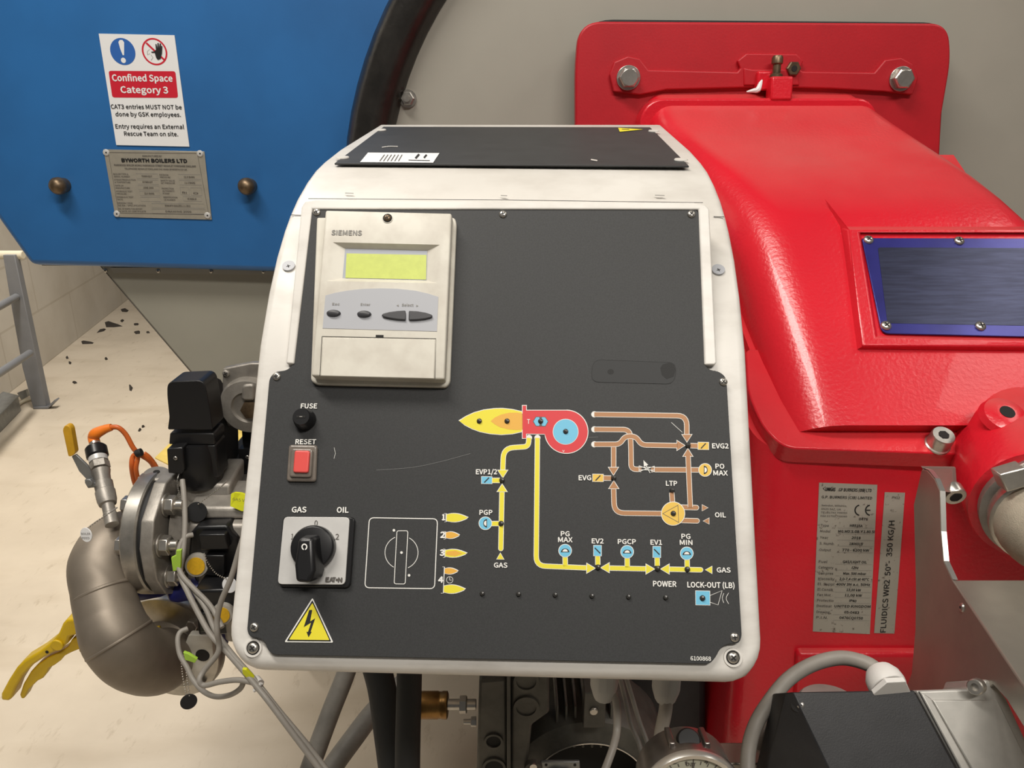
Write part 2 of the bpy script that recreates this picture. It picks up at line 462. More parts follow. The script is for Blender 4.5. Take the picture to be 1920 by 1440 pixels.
# ---------------------------------------------------------------- boiler
def at_y(Y): return Pl((0, Y, 0), (0, -1, 0))
BLUE = at_y(1.55); LOW = at_y(1.60); FURN = at_y(1.37)
boiler = thing('boiler', 'blue and grey steam boiler front behind the control cabinet, with black rounded tube', 'boiler', (0.1, 1.9, 0))
b = B(); b.m(M_blue).plate([(-260, -260), (-260, 20), (0, 418), (57, 498), (300, 504), (720, 517), (1000, 517), (1000, -260)], BLUE, .05)
b.build('smokebox_door', boiler, .012, 3, label='blue painted smokebox door')
for x, y in ((120, 347), (469, 348)):
    b = B(); c = BLUE.hit(x, y, 0)
    b.m(M_bronze).lathe(c, (0, -1, 0), [(.014, 0), (.014, .012), (.0165, .016), (.0165, .024), (.013, .031), (.006, .035), (.0001, .036)], 20, capb=False)
    b.build('door_stud', boiler)
lowpx = [(188, 498), (362, 702), (415, 760), (640, 1015), (1100, 1080), (1100, 498)]
b = B(); b.m(M_grey).plate(lowpx, LOW, .03)
b.build('lower_casing', boiler, .003)
b = B(); b.m(M_ink2).stroke([(188, 498), (362, 702), (640, 1013)], 2.0, LOW, .0006)
b.build('casing_seam', boiler)
b = B(); b.m(M_furn).plate([(206, 502), (213, 512), (560, 516), (560, 500)], LOW, .004, .006)
trim = b.build('trim_strip', boiler)
for x, y in ((198, 507), (297, 508), (396, 508.5), (494, 509)):
    b = B(); b.screw(LOW.hit(x, y, .006), (0, -1, 0), .0042, M_steel, M_hole); b.build('screw', boiler)
RC = V((.36, 1.37, 1.294))
b = B(); b.m(M_furn).cyl(RC, (0, 1, 0), .60, .03, 96); b.build('furnace_plate', boiler, .002)
b = B(); b.m(M_ring)
N = 96; rr = .040
vs = []; fs = []
for i in range(N):
    a = 2 * math.pi * i / N
    for k in range(16):
        t = 2 * math.pi * k / 16
        R = .613 + rr * math.cos(t)
        vs.append(RC + V((R * math.cos(a), .01 + rr * math.sin(t) * 1.3, R * math.sin(a))))
for i in range(N):
    for k in range(16):
        fs.append((i * 16 + k, i * 16 + (k + 1) % 16, ((i + 1) % N) * 16 + (k + 1) % 16, ((i + 1) % N) * 16 + k))
b.mesh(vs, fs); b.build('seal_tube', boiler)
b = B(); c = FURN.hit(765, 185, 0)
b.m(M_steel).cyl(c, (0, -1, 0), .0145, .003, 20).hexp(c + V((0, -.003, 0)), (0, -1, 0), .0115, .009).cyl(c, (0, -1, 0), .0055, .018, 14)
b.build('nut', boiler)
b = B(); b.m(M_grey)
sh = [LOW.hit(x, y, -.03) for x, y in lowpx]; b.prism(sh[:5] + [V((1.1, 1.63, sh[4].z)), V((1.1, 1.63, 2.3)), V((-1.0, 1.63, 2.3)), V((-1.0, 1.63, sh[0].z))], V((0, 1.9, 0)))
b.build('shell', boiler)
b = B(); b.m(M_ladder).box((.15, 2.6, .252), (.75, 0, 0), (0, .8, 0), (0, 0, .252)); b.build('light_block_skid', boiler, .01)  # unseen support, sized to block lamp light from the floor ahead

# notice sign on the blue door
SG = BLUE
sign = thing('notice_sign', 'white confined space category 3 notice with blue and red symbols on the blue boiler door', 'sign', SG.hit(270, 170, 0))
b = B(); b.m(M_paper).plate([(185, 63), (327, 66), (355, 275), (218, 272)], SG, .0015, .0020); b.build('panel', sign)
z8 = lambda x, y: (170 + x * .25696, 50 + y * .25694)
Z = lambda pts: [z8(*p) for p in pts]
o1 = .0023
b = B()
def skel(cx, cy, rx, ry, n=36):
    # circle sheared like the sign
    return Z([(cx + rx * math.cos(2 * math.pi * k / n) + .17 * ry * math.sin(2 * math.pi * k / n), cy + ry * math.sin(2 * math.pi * k / n)) for k in range(n)])
b.m(M_signblue).paint(skel(234, 181, 91, 99), SG, o1)
b.m(M_paper).paint(Z([(202, 112), (212, 97), (232, 97), (244, 115), (244, 208), (234, 208), (215, 160)]), SG, o1 + .0003).paint(skel(239, 246, 18, 20, 18), SG, o1 + .0003)
b.m(M_signred).ring([SG.hit(*p, o1) for p in skel(466, 182, 92, 100)], [SG.hit(*p, o1) for p in skel(466, 182, 80, 88)])
b.stroke(Z([(405, 118), (535, 240)]), 3.2, SG, o1 + .0003)
b.m(M_ink).paint(Z([(467, 190), (445, 190), (440, 183), (465, 180), (476, 168), (472, 128), (480, 126), (487, 158), (487, 120), (496, 118), (499, 156), (504, 121), (513, 123), (512, 160), (515, 140), (523, 142), (520, 195), (510, 235), (490, 242), (478, 228)]), SG, o1 + .0006)
b.m(M_inkg).stroke(Z([(432, 196), (415, 205), (413, 180), (430, 165)]), .6, SG, o1 + .0003).stroke(Z([(440, 245), (455, 225), (440, 205)]), .6, SG, o1 + .0003)
b.m(M_signred).paint(round_px(Z([(130, 322), (618, 325), (638, 520), (158, 517)]), 5), SG, o1)
tx = lambda s, x0, y0, x1, y1, h, bd=.05: b.text(s, SG, z8(x0, y0), z8(x1, y1), h * .257, o1 + .0004, bd)
b.m(M_paper); tx('Confined Space', 160, 396, 598, 400, 46, .05); tx('Category 3', 222, 482, 566, 486, 46, .05)
b.m(M_ink); tx('CAT3 entries MUST NOT be', 149, 598, 665, 603, 30, .03); tx('done by GSK employees.', 183, 653, 658, 657, 30, .03)
tx('Entry requires an External', 183, 742, 682, 746, 30, .03); tx('Rescue Team on site.', 246, 795, 638, 799, 30, .03)
b.build('print', sign, smooth=False, recalc=False)

# maker's data plate
dp = thing('data_plate', 'engraved metal boiler maker plate with four rivets below the white notice', 'plate', SG.hit(296, 345, 0))
b = B(); b.m(M_plate).plate([(194, 280), (383, 284), (397, 412), (216, 407)], SG, .0016, .0022); b.build('plate_body', dp, .0004)
o1 = .0025
b = B(); b.m(M_ink2).stroke(Z([(128, 918), (778, 926), (862, 1372), (206, 1360)]), .8, SG, o1, closed=True)
tx('MANUFACTURED BY', 378, 950, 518, 952, 13, .03)
b.m(M_ink); tx('BYWORTH BOILERS LTD', 228, 987, 703, 993, 25, .10)
b.m(M_ink2); tx('PARKWOOD BOILER WORKS PARKWOOD STREET KEIGHLEY YORKSHIRE ENGLAND', 172, 1016, 768, 1026, 13, .04); tx('TELEPHONE KEIGHLEY ENGLAND FAX WWW BYWORTH CO UK', 248, 1042, 703, 1050, 12, .03)
for s, x0, y0, x1 in (('BOILER TYPE &', 166, 1080, 275), ('SERIAL NUMBER', 170, 1098, 286), ('STEAM PRODUCTION', 172, 1122, 328), ('& TEMPERATURE', 176, 1140, 290), ('DATE OF', 180, 1164, 240), ('MANUFACTURE', 182, 1182, 286), ('HYDRAULIC TEST', 186, 1206, 304), ('PRESSURE', 190, 1224, 262), ('HYDRAULIC TEST', 192, 1248, 312), ('DATE', 196, 1265, 235), ('DESIGN CODE', 198, 1292, 306), ('BS EN / SPECIFICATION', 204, 1310, 400), ('NO. OF INSPECTION REPORT', 206, 1334, 378), ('& DATE OF CERTIFICATE', 210, 1352, 404), ('DESIGN', 503, 1086, 566), ('PRESSURE', 506, 1104, 582), ('SAFETY VALVE', 510, 1128, 614), ('SET PRESSURE', 512, 1146, 616), ('INSPECTION', 520, 1186, 606), ('AUTHORITY', 524, 1204, 612), ('STAMP', 526, 1222, 576), ('IDENTIFICATION', 532, 1250, 632), ('CE NUMBER', 536, 1268, 618)):
    tx(s, x0, y0, x1, y0 + 2, 11, .02)
for x0, y0, x1, y1, s in ((330, 1072, 488, 1106, 'YSX6000 B/17'), (338, 1118, 492, 1148, '10.0 BARG 6277'), (344, 1160, 498, 1190, 'JUNE 2009'), (354, 1202, 502, 1232, '22.0 BARG'), (362, 1244, 506, 1274, ''), (638, 1078, 800, 1112, '12.0 BARG'), (644, 1122, 804, 1154, '11.0 BARG'), (652, 1172, 716, 1226, 'RI'), (728, 1174, 806, 1230, 'O'), (672, 1240, 806, 1272, 'CE 0038 LR'), (444, 1290, 826, 1322, 'BYWORTH BOILERS L L L 2013'), (446, 1332, 836, 1364, 'DRAWING 2009')):
    b.m(M_inkg).stroke(Z([(x0, y0), (x1, y0 + 3), (x1 + 6, y1 + 3), (x0 + 6, y1)]), .5, SG, o1, closed=True)
    if s:
        w = (x1 - x0) * .26; b.m(M_ink2); tx(s, x0 + w, y1 - 9, x1 - w, y1 - 7, 13, .03)
b.build('engraving', dp, smooth=False, recalc=False)
for x, y in ((199, 286), (375, 288), (389, 404), (219, 401)):
    b = B(); b.m(M_silver).lathe(SG.hit(x, y, .0022), SG.n, [(.0065, 0), (.0055, .0018), (.003, .0026)], 14); b.m(M_hole).cyl(SG.hit(x, y, .0046), SG.n, .0016, .0006, 10); b.build('rivet', dp)

# ---------------------------------------------------------------- control cabinet
FACE = facing(W(940, 720, .56), 33, 2.2)
u = V((math.cos(math.radians(2.2)), -math.sin(math.radians(2.2)), 0)); dback = V((-u.y, u.x, 0))
cab = thing('control_cabinet', 'white burner control cabinet with sloping dark grey front panel and printed pipe diagram', 'control panel', W(940, 1240, .62))
HW = .181; HS = .1775
prof = []
for y, wd_, xm in ((1259, 0, 928), (1000, 0, 934), (760, 0, 940), (650, 0, 941)):
    prof.append((FACE.hit(xm, y, -.0025), HW))
for y, wd_, xm in ((550, 873, 944), (480, 848, 947), (430, 824, 949), (400, 806, 950), (370, 784, 953), (340, 755, 957), (318, 728, 961), (302, 700, 964), (280, 652, 966), (233, 522, 969)):
    prof.append((W(xm, y, 2 * HS * FPX / wd_), HW))
O = prof[0][0] - u * .0025
pts2 = [((p - O).dot(dback), (p - O).z, (p - O).dot(u)) for p, h in prof]
# flat top from the brow backwards
bk = pts2[-1]
pts2 += [(bk[0] + .004, bk[1] - .012, bk[2]), (bk[0] + .004, .0, bk[2]), (.03, -.018, pts2[0][2]), (.008, -.012, pts2[0][2])]
P3 = lambda q, sx: O + dback * q[0] + V((0, 0, q[1])) + u * (q[2] * 0 + sx * HW)
b = B(); b.m(M_white)
n = len(pts2)
ctr = 0.0
vsl = [P3(q, -1) for q in pts2]; vsr = [P3(q, 1) for q in pts2]
b.mesh(vsl + vsr, [tuple(range(n)), tuple(range(2 * n - 1, n - 1, -1))] + [(i, i + n, (i + 1) % n + n, (i + 1) % n) for i in range(n)])
bm = b.bm
bmesh.ops.recalc_face_normals(bm, faces=bm.faces)
# round the two bottom corners, then every front edge along the sides
bm.edges.ensure_lookup_table(); bm.verts.ensure_lookup_table()
def prof_edge(i, side):
    a = bm.verts[side * n + i]; c = bm.verts[side * n + (i + 1) % n]
    return [e for e in a.link_edges if e.other_vert(a) is c][0]
eds = [prof_edge(i, sd) for sd in (0, 1) for i in (n - 1, n - 2, n - 3)]
side_es = [prof_edge(i, sd) for sd in (0, 1) for i in range(0, 13)]
bmesh.ops.bevel(bm, geom=eds, offset=.024, segments=7, profile=.5, affect='EDGES')
sel = []
for e in bm.edges:
    if len(e.link_faces) != 2: continue
    a = e.calc_face_angle(0)
    if a > math.radians(38):
        mid = (e.verts[0].co + e.verts[1].co) / 2
        if (mid - O).z > -.03 and (mid - O).dot(dback) < bk[0] + .002: sel.append(e)
bmesh.ops.bevel(bm, geom=sel, offset=.0065, segments=4, profile=.5, affect='EDGES', clamp_overlap=True)
casing = b.build('casing', cab, ang=50)
# fascia
fas = [(585, 392), (1310, 392), (1322, 684), (1330, 693), (1350, 697), (1362, 708), (1391, 1193), (1386, 1206), (1364, 1208), (1350, 1216), (1343, 1231), (1331, 1245), (513, 1228), (502, 1219), (497, 1203), (484, 1196), (468, 1194), (463, 1182), (505, 709), (515, 697), (538, 694), (551, 682)]
FR = [12, 12, 6, 6, 8, 12, 10, 10, 10, 10, 10, 8, 8, 10, 10, 10, 10, 8, 12, 10, 8, 8]
frim = [(565, 388), (572, 377), (590, 374), (1300, 379), (1322, 383), (1330, 392), (1344, 680), (1340, 684), (1321, 684), (1310, 392), (585, 391), (551, 682), (536, 681)]
b = B(); b.m(M_white).plate(frim, FACE, .03, .0032); b.build('raised_frame', cab, .0014, 3)
b = B(); b.m(M_fascia).plate(round_px(fas, FR), FACE, .0045, .0018); fascia = b.build('fascia', cab, .0004, 2, label='dark grey fascia plate')
# side rims beside the notch of the fascia, and screw pockets in the flanks
def pocket(x, y, pl):
    b = B(); c = pl.hit(x, y, 0)
    b.m(M_keypad).cyl(c - pl.n * .001, pl.n, .0050, .0013, 20)
    b.screw(c - V((0, 0, .0012)) - pl.n * .0004, pl.n, .0028, M_steel, M_hole); b.build('screw_pocket', cab)
FL = Pl(prof[5][0], (prof[4][0] - prof[6][0]).cross(u)); 
if FL.n.y > 0: FL = Pl(FL.o, -FL.n)
pocket(541, 498, FL.off(.0006)); pocket(1347, 505, FL.off(.0006))
for x0, x1, y in ((546, 572, 403), (1338, 1358, 406)):
    b = B(); b.m(M_hole); SP = Pl(prof[7][0], (prof[6][0] - prof[8][0]).cross(u)); SP = SP if SP.n.y < 0 else Pl(SP.o, -SP.n)
    b.stroke([(x0, y), (x1, y + .8)], 1.3, SP, .0007); b.build('seam', cab)
b = B(); b.m(M_hole); BROW = Pl(prof[9][0], (prof[8][0] - prof[10][0]).cross(u)); BROW = BROW if BROW.n.y < 0 else Pl(BROW.o, -BROW.n)
b.stroke([(578, 372.5), (950, 375), (1318, 380)], 1.1, BROW, .0012); b.build('seam', cab, smooth=False, recalc=False)
for x, y, w_ in ((655, 362, 8), (945, 366.5, 6), (1237, 366, 9)):
    b = B(); b.m(M_inkg).stroke([(x - w_, y), (x + w_, y + .6)], 1.6, BROW, .0014); b.build('chip', cab, smooth=False, recalc=False)
for x, y in ((594, 398), (943, 402), (1296, 402), (519, 706), (1356, 716), (477, 1176), (1377, 1195)):
    b = B(); b.screw(FACE.hit(x, y, .0018), FACE.n, .0030, M_steel, M_hole, rot=random.uniform(0, 1.5)); b.build('screw', cab)
for x, y in ((475, 1215), (1374, 1233)):
    b = B(); c = FACE.hit(x, y, -.0024)
    b.m(M_white).lathe(c, FACE.n, [(.0062, 0), (.0060, .001), (.0048, .0011), (.0044, .0002)], 24, capa=False, capb=False)
    b.m(M_hole).cyl(c, FACE.n, .0046, .0004, 20)
    b.screw(c + FACE.n * .0003, FACE.n, .0037, M_steel, M_hole, rot=.7); b.build('corner_screw', cab)
# top plate: plane through the last profile points
t1, t2 = prof[-1][0], prof[-2][0]
TOPN = (t1 - t2).cross(u); TOPN = TOPN if TOPN.z > 0 else -TOPN
t3 = prof[-4][0]
TOP = Pl(t2, ((t1 - t3).cross(u)) if ((t1 - t3).cross(u)).z > 0 else -((t1 - t3).cross(u)))
topz = TOP
def pocket_top(): pass
b = B(); b.m(M_top).plate([(719, 237.5), (1219, 238.5), (1233, 252), (1292, 311), (627, 306), (702, 250)], TOP, .0016, .0010)
b.build('top_plate', cab, .0004, label='dark grey top plate')
for x, y in ((714, 244), (642, 296), (1226, 246), (1277, 300)):
    b = B(); c = TOP.hit(x, y, .0012)
    b.m(M_white).lathe(c, TOP.n, [(.0065, 0), (.0062, .001), (.0035, .0014)], 16); b.build('cover_screw', cab)
b = B()
b.m(M_paper).paint([(690, 286), (824, 287), (812, 305), (675, 304)], TOP, .0016)
b.m(M_ink2)
for k in range(6):
    b.stroke([(712 + k * 7, 302), (721 + k * 6.6, 290)], 1.7, TOP, .0018)
b.m(M_ink).stroke([(779, 297), (786, 289)], 4, TOP, .0018).stroke([(795, 296), (800, 290)], 3.5, TOP, .0018).stroke([(766, 300), (806, 301)], 1.3, TOP, .0018)
b.build('warning_label', cab, smooth=False, recalc=False, label='white instruction label on the top plate')
b = B(); b.m(M_yel).paint([(1159, 239.5), (1206, 242.5), (1162, 247)], TOP, .0016); b.m(M_hole).stroke([(1166, 242), (1180, 242.6)], .8, TOP, .0018)
b.build('hazard_sticker', cab, smooth=False, recalc=False, label='yellow hazard triangle on the top plate')
b = B(); b.m(M_white)
b.stroke(path_px([(716, 276), (730, 274), (746, 274.5)], 5), 1.3, TOP, .0015); b.build('scuff', cab, smooth=False, recalc=False)
b = B(); b.m(M_white).stroke([(1108, 299), (1120, 301)], 2.2, TOP, .0015)
b.build('scuff', cab, smooth=False, recalc=False)

# fuse holder, reset button, selector
z3 = lambda x, y: (430 + x * .43040, 680 + y * .43056)
fz = B(); c = FACE.hit(573, 787, .0018)
fz.m(M_black).lathe(c, FACE.n, [(.0078, 0), (.0078, .004), (.0068, .0055), (.0064, .010), (.0058, .011)], 28)
fuse = fz.build('fuse_holder', cab, ang=40)
b = B(); b.m(M_hole).box(c + FACE.n * .0111, u * .0032, FACE.n.cross(u) * .0008, FACE.n * .0002)
b.m(M_inkg).box(c + FACE.n * .01115, u * .0010, FACE.n.cross(u) * .0003, FACE.n * .0003); b.build('slot', fuse)
rb = B(); rb.m(M_clear).plate(round_px([z3(258, 356), z3(383, 358), z3(376, 519), z3(247, 517)], 7), FACE, .003, .0046); reset = rb.build('reset_button', cab, .0018, 3)
b = B(); b.m(M_clear).plate(round_px([z3(268, 372), z3(364, 374), z3(356, 500), z3(260, 498)], 6), FACE, .003, .0068); b.build('bezel', reset, .0012, 3)
b = B(); b.m(M_reset).plate(round_px([z3(284, 381), z3(350, 383), z3(343, 480), z3(276, 478)], 5), FACE, .003, .0088); b.build('push_cap', reset, .001, 3, label='red push cap')
sw = B(); sw.m(M_black).plate(round_px([z3(232, 668), z3(548, 672), z3(526, 980), z3(214, 976)], 10), FACE, .003, .005); sel_sw = sw.build('selector_switch', cab, .0008)
b = B(); b.m(M_silver).plate(round_px([z3(237, 671), z3(524, 673), z3(504, 967), z3(210, 965)], 9), FACE, .0015, .0064); b.build('legend_plate', sel_sw, .0003)
b = B(); b.m(M_ink2); tq = lambda s, x0, y0, x1, y1, h, off, bd=.02: b.text(s, FACE, z3(x0, y0), z3(x1, y1), h * .4305, off, bd)
tq('0', 370, 711, 384, 711, 24, .0067); tq('1', 269, 769, 278, 769, 24, .0067); tq('2', 462, 770, 477, 770, 24, .0067)
tq('E', 420, 955, 434, 955, 19, .0067, .12); tq('A', 436, 955, 452, 955, 19, .0067, .12); tq('T', 449, 955, 462, 955, 19, .0067, .12); tq('N', 474, 956, 490, 956, 19, .0067, .12)
b.paint(circ_px(*z3(468, 946), 2.4), FACE, .0067); b.build('legend', sel_sw, smooth=False, recalc=False)
b = B(); kc = FACE.hit(*z3(372, 806), .0064)
b.m(M_black).lathe(kc, FACE.n, [(.0150, 0), (.0150, .006), (.0142, .0075), (.008, .0085)], 40)
b.plate(round_px([z3(352, 735), z3(378, 712), z3(400, 735), z3(410, 800), z3(360, 800)], 3), FACE, .009, .0140)
knob = b.build('knob', sel_sw, .0006)
b = B(); b.m(M_black)
base = [z3(330, 745), z3(405, 745), z3(420, 900), z3(408, 940), z3(330, 940), z3(318, 890)]
topp = [z3(300, 768), z3(362, 762), z3(370, 905), z3(345, 962), z3(288, 955), z3(282, 880)]
b0 = [FACE.hit(x, y, .0110) for x, y in base]; b1 = [FACE.hit(x, y, .0260) for x, y in topp]
b.mesh(b0 + b1, [tuple(range(6)), tuple(range(11, 5, -1))] + [(i, (i + 1) % 6, 6 + (i + 1) % 6, 6 + i) for i in range(6)])
b.build('grip', sel_sw, .0022, 3)
b = B(); b.m(M_wink); G = [FACE.hit(*p, .0263) for p in circ_px(*z3(327, 802), 5.6, 6.2, 20)]; H2 = [FACE.hit(*p, .0263) for p in circ_px(*z3(327, 802), 3.4, 3.8, 20)]
b.ring(G[:14] , H2[:14]) if False else b.ring(G, H2)
b.m(M_black).stroke([z3(327, 806), z3(327, 820)], 2.2, FACE, .0265); b.build('pointer_mark', sel_sw, smooth=False, recalc=False)

# display unit
zs = lambda x, y: (560 + x * .26398, 360 + y * .26389)
S = lambda pts: [zs(*p) for p in pts]
du = B(); du.m(M_cream).plate(round_px(S([(128, 180), (1108, 180), (1121, 220), (1074, 1350), (1048, 1386), (122, 1366), (84, 1338)]), [4, 6, 8, 8, 8, 8, 6]), FACE, .005, .0062)
disp = du.build('display_unit', cab, .0012, 3, label='cream display unit with green screen')
oc = [(190, 128), (1087, 150), (1036, 1332), (88, 1306)]
ro = [(243, 357), (1003, 375), (985, 648), (198, 632)]
ri = [(330, 403), (914, 418), (908, 627), (312, 612)]
hc = .0165
F = lambda pts, off: [FACE.hit(*zs(*p), off) for p in pts]
cover_base = F(oc, .0055)
b = B(); b.m(M_cream)
q_oc = F(oc, hc); q_ro = F(ro, hc); q_ri = F(ri, hc - .0042)
# the outline's foot stands straight below its top edge
cover_base = [p - FACE.n * (hc - .0060) for p in q_oc]
b.mesh(cover_base + q_oc + q_ro + q_ri, [(3, 2, 1, 0)] + [(i, (i + 1) % 4, 4 + (i + 1) % 4, 4 + i) for i in range(4)] + [(4 + i, 4 + (i + 1) % 4, 8 + (i + 1) % 4, 8 + i) for i in range(4)] + [(8 + i, 8 + (i + 1) % 4, 12 + (i + 1) % 4, 12 + i) for i in range(4)] + [(12, 13, 14, 15)])
eo = [e for e in b.bm.edges if all(min((v.co - q).length for q in q_oc) < 1e-6 or min((v.co - q).length for q in cover_base) < 1e-6 for v in e.verts) and not all(min((v.co - q).length for q in cover_base) < 1e-6 for v in e.verts)]
bmesh.ops.recalc_face_normals(b.bm, faces=b.bm.faces)
bmesh.ops.bevel(b.bm, geom=eo, offset=.0016, segments=3, profile=.5, affect='EDGES')
b.build('front_cover', disp, ang=32)
b = B(); b.m(M_lcdgrey).paint(S(ri), FACE, hc - .0039); b.m(M_lcd).paint(S([(340, 436), (908, 447), (905, 622), (332, 610)]), FACE, hc - .0037)
b.build('screen', disp, smooth=False, label='lit yellow-green LCD screen')
b = B(); b.m(M_keypad).plate(S([(190, 735), (260, 716), (350, 700), (460, 688), (580, 684), (700, 687), (830, 701), (920, 722), (992, 745), (982, 990), (170, 968)]), FACE, .001, hc + .0003)
b.build('keypad', disp, smooth=False, label='light grey keypad panel')
b = B(); b.m(M_inkg)
tz = lambda s, x0, y0, x1, y1, h, off=hc + .0006, bd=.03: b.text(s, FACE, zs(x0, y0), zs(x1, y1), h * .264, off, bd)
tz('Esc', 238, 803, 290, 804, 16); tz('Enter', 440, 806, 508, 807, 16); tz('Select', 732, 811, 815, 812, 18)
b.paint(S([(695, 806), (710, 799), (710, 813)]), FACE, hc + .0006).paint(S([(850, 808), (835, 801), (835, 815)]), FACE, hc + .0006)
tz('SIEMENS', 233, 303, 446, 306, 32, hc + .0004, .06)
b.build('lettering', disp, smooth=False, recalc=False)
for x, y in ((250, 864), (467, 870)):
    b = B(); c = FACE.hit(*zs(x, y), hc); e1 = (FACE.hit(*zs(x + 51, y + 1), hc) - c); e2 = FACE.n.cross(e1.normalized()) * e1.length * .50
    vs = []; fs = []
    for k, (q, h) in enumerate(((1, 0), (.97, .0012), (.80, .0024), (.45, .0030))):
        for i in range(24):
            t = 2 * math.pi * i / 24; vs.append(c + e1 * q * math.cos(t) + e2 * q * math.sin(t) + FACE.n * h)
    for k in range(3):
        for i in range(24): fs.append((k * 24 + i, k * 24 + (i + 1) % 24, (k + 1) * 24 + (i + 1) % 24, (k + 1) * 24 + i))
    fs.append(tuple(range(72, 96)))
    b.m(M_key).mesh(vs, fs); b.build('button', disp)
for pts in ([(586, 874), (600, 862), (640, 851), (700, 843), (758, 840), (760, 910), (700, 906), (640, 897), (600, 887)], [(953, 880), (940, 868), (900, 855), (840, 845), (782, 842), (780, 911), (840, 909), (900, 902), (940, 893)]):
    b = B(); b.m(M_key).plate(S(pts), FACE, .0015, hc + .0022); b.build('arrow_button', disp, .0009, 3)
b = B(); b.m(M_hole).stroke(S([(166, 1026), (975, 1042), (968, 1330)]), 1.0, FACE, hc + .0003).stroke(S([(166, 1026), (150, 1308)]), 1.0, FACE, hc + .0003).paint(S([(548, 1015), (603, 1016), (602, 1032), (547, 1031)]), FACE, hc + .0004)
b.build('flap_gap', disp, smooth=False, recalc=False)
b = B(); b.m(M_cream).plate(S([(172, 1032), (969, 1047), (962, 1326), (156, 1306)]), FACE, .001, hc + .0007); b.build('service_flap', disp, .0005)
b = B(); c = FACE.hit(*zs(632, 187), hc)
b.m(M_cream).lathe(c, FACE.n, [(.0040, -.001), (.0040, .0004), (.0036, .0005)], 20); b.m(M_hole).cyl(c, FACE.n, .0035, .0006, 18); b.screw(c + FACE.n * .0006, FACE.n, .0026, M_bronze, M_hole); b.build('cover_screw', disp)

# ---------------------------------------------------------------- printed diagram on the fascia
zd = lambda x, y: (840 + x * .30208, 740 + y * .30214)
D = lambda pts: [zd(*p) for p in pts]
LV = [.0020 + .00007 * i for i in range(12)]
b = B()
def pipe(pts, col, r=30, w=26, lv=1, cap=False):
    q = path_px(D(pts), r * .302)
    b.m(M_wink).stroke(q, (w + 7) * .302, FACE, LV[lv], cap=cap); b.m(col).stroke(q, w * .302, FACE, LV[lv + 1], cap=cap)
def tri(p, q, r, col, lv=3):
    c = ((p[0] + q[0] + r[0]) / 3, (p[1] + q[1] + r[1]) / 3)
    big = [(c[0] + (x - c[0]) * 1.22, c[1] + (y - c[1]) * 1.22) for x, y in (p, q, r)]
    b.m(M_wink).paint(D(big), FACE, LV[lv]); b.m(col).paint(D([p, q, r]), FACE, LV[lv + 1])
def arrow(x, y, dr, col, L=45, w=29):
    if dr == 'd': tri((x - w, y - L), (x + w, y - L), (x, y), col)
    if dr == 'u': tri((x - w, y + L), (x + w, y + L), (x, y), col)
    if dr == 'r': tri((x - L, y - w), (x - L, y + w), (x, y), col)
    if dr == 'l': tri((x + L, y - w), (x + L, y + w), (x, y), col)
def cir(x, y, r, col, lv=4, ow=4):
    b.m(M_wink).paint(circ_px(*zd(x, y), (r + ow) * .302), FACE, LV[lv]); b.m(col).paint(circ_px(*zd(x, y), r * .302), FACE, LV[lv + 1])
def valve_box(x0, y0, x1, y1, col, sl):
    b.m(M_wink).paint(D([(x0 - 3, y0 - 3), (x1 + 3, y0 - 2), (x1 + 3, y1 + 3), (x0 - 3, y1 + 2)]), FACE, LV[4]); b.m(col).paint(D([(x0, y0), (x1, y0 + 1), (x1, y1), (x0, y1 - 1)]), FACE, LV[5])
    b.m(M_ink).stroke(D(sl), 2.2, FACE, LV[6])
def half(x, y, r, ang):
    pts = circ_px(0, 0, r, r, 14, 180, 360)
    a = math.radians(ang); R_ = lambda p: zd(x + p[0] * math.cos(a) - p[1] * math.sin(a), y + p[0] * math.sin(a) + p[1] * math.cos(a))
    b.m(M_ink).paint([R_((p[0] * 1.55, p[1] * 1.4 + 4)) for p in pts] , FACE, LV[6]); b.m(M_wink).paint([R_((p[0] * .95, p[1] * .9)) for p in pts], FACE, LV[7])
# flame and burner
fl = lambda x0, x1, yc, h, n=14, p=.62: [(x0 + (x1 - x0) * k / n, yc - h * math.sin(math.pi * k / n) ** p) for k in range(n + 1)] + [(x0 + (x1 - x0) * k / n, yc + h * math.sin(math.pi * k / n) ** p) for k in range(n - 1, 0, -1)]
outer = [(70, 164), (110, 136), (160, 113), (220, 96), (290, 87), (340, 86), (400, 93), (463, 107), (463, 228), (400, 242), (330, 247), (260, 241), (200, 229), (150, 211), (105, 188)]
inner = [(265, 164), (290, 142), (330, 123), (380, 112), (430, 111), (463, 117), (463, 217), (420, 219), (370, 214), (325, 203), (290, 184)]
b.m(M_wink).paint(D([(x + (-5 if x < 80 else 0), y + (4 if y > 164 else -4)) for x, y in outer]), FACE, LV[1]); b.m(M_yel).paint(D(outer), FACE, LV[2])
b.m(M_ora).paint(D(inner), FACE, LV[3])
red = [(463, 68), (485, 68), (485, 98), (735, 98)] + [(735 + 132 * math.cos(math.radians(a)), 230 + 132 * math.sin(math.radians(a))) for a in range(-90, 174, 8)] + [(600, 244), (485, 242), (485, 270), (463, 270)]
b.m(M_wink).paint(D([(463 - 4, 64), (489, 64), (489, 94), (737, 94)] + [(735 + 137 * math.cos(math.radians(a)), 230 + 137 * math.sin(math.radians(a))) for a in range(-90, 176, 8)] + [(597, 248), (489, 246), (489, 274), (459, 274)]), FACE, LV[3]); b.m(M_prd).paint(D(red), FACE, LV[4])
b.m(M_wink); b.paint(circ_px(*zd(730, 230), 80 * .302, n=36), FACE, LV[5]); b.m(M_pbl).paint(circ_px(*zd(730, 230), 77 * .302, n=36), FACE, LV[6])
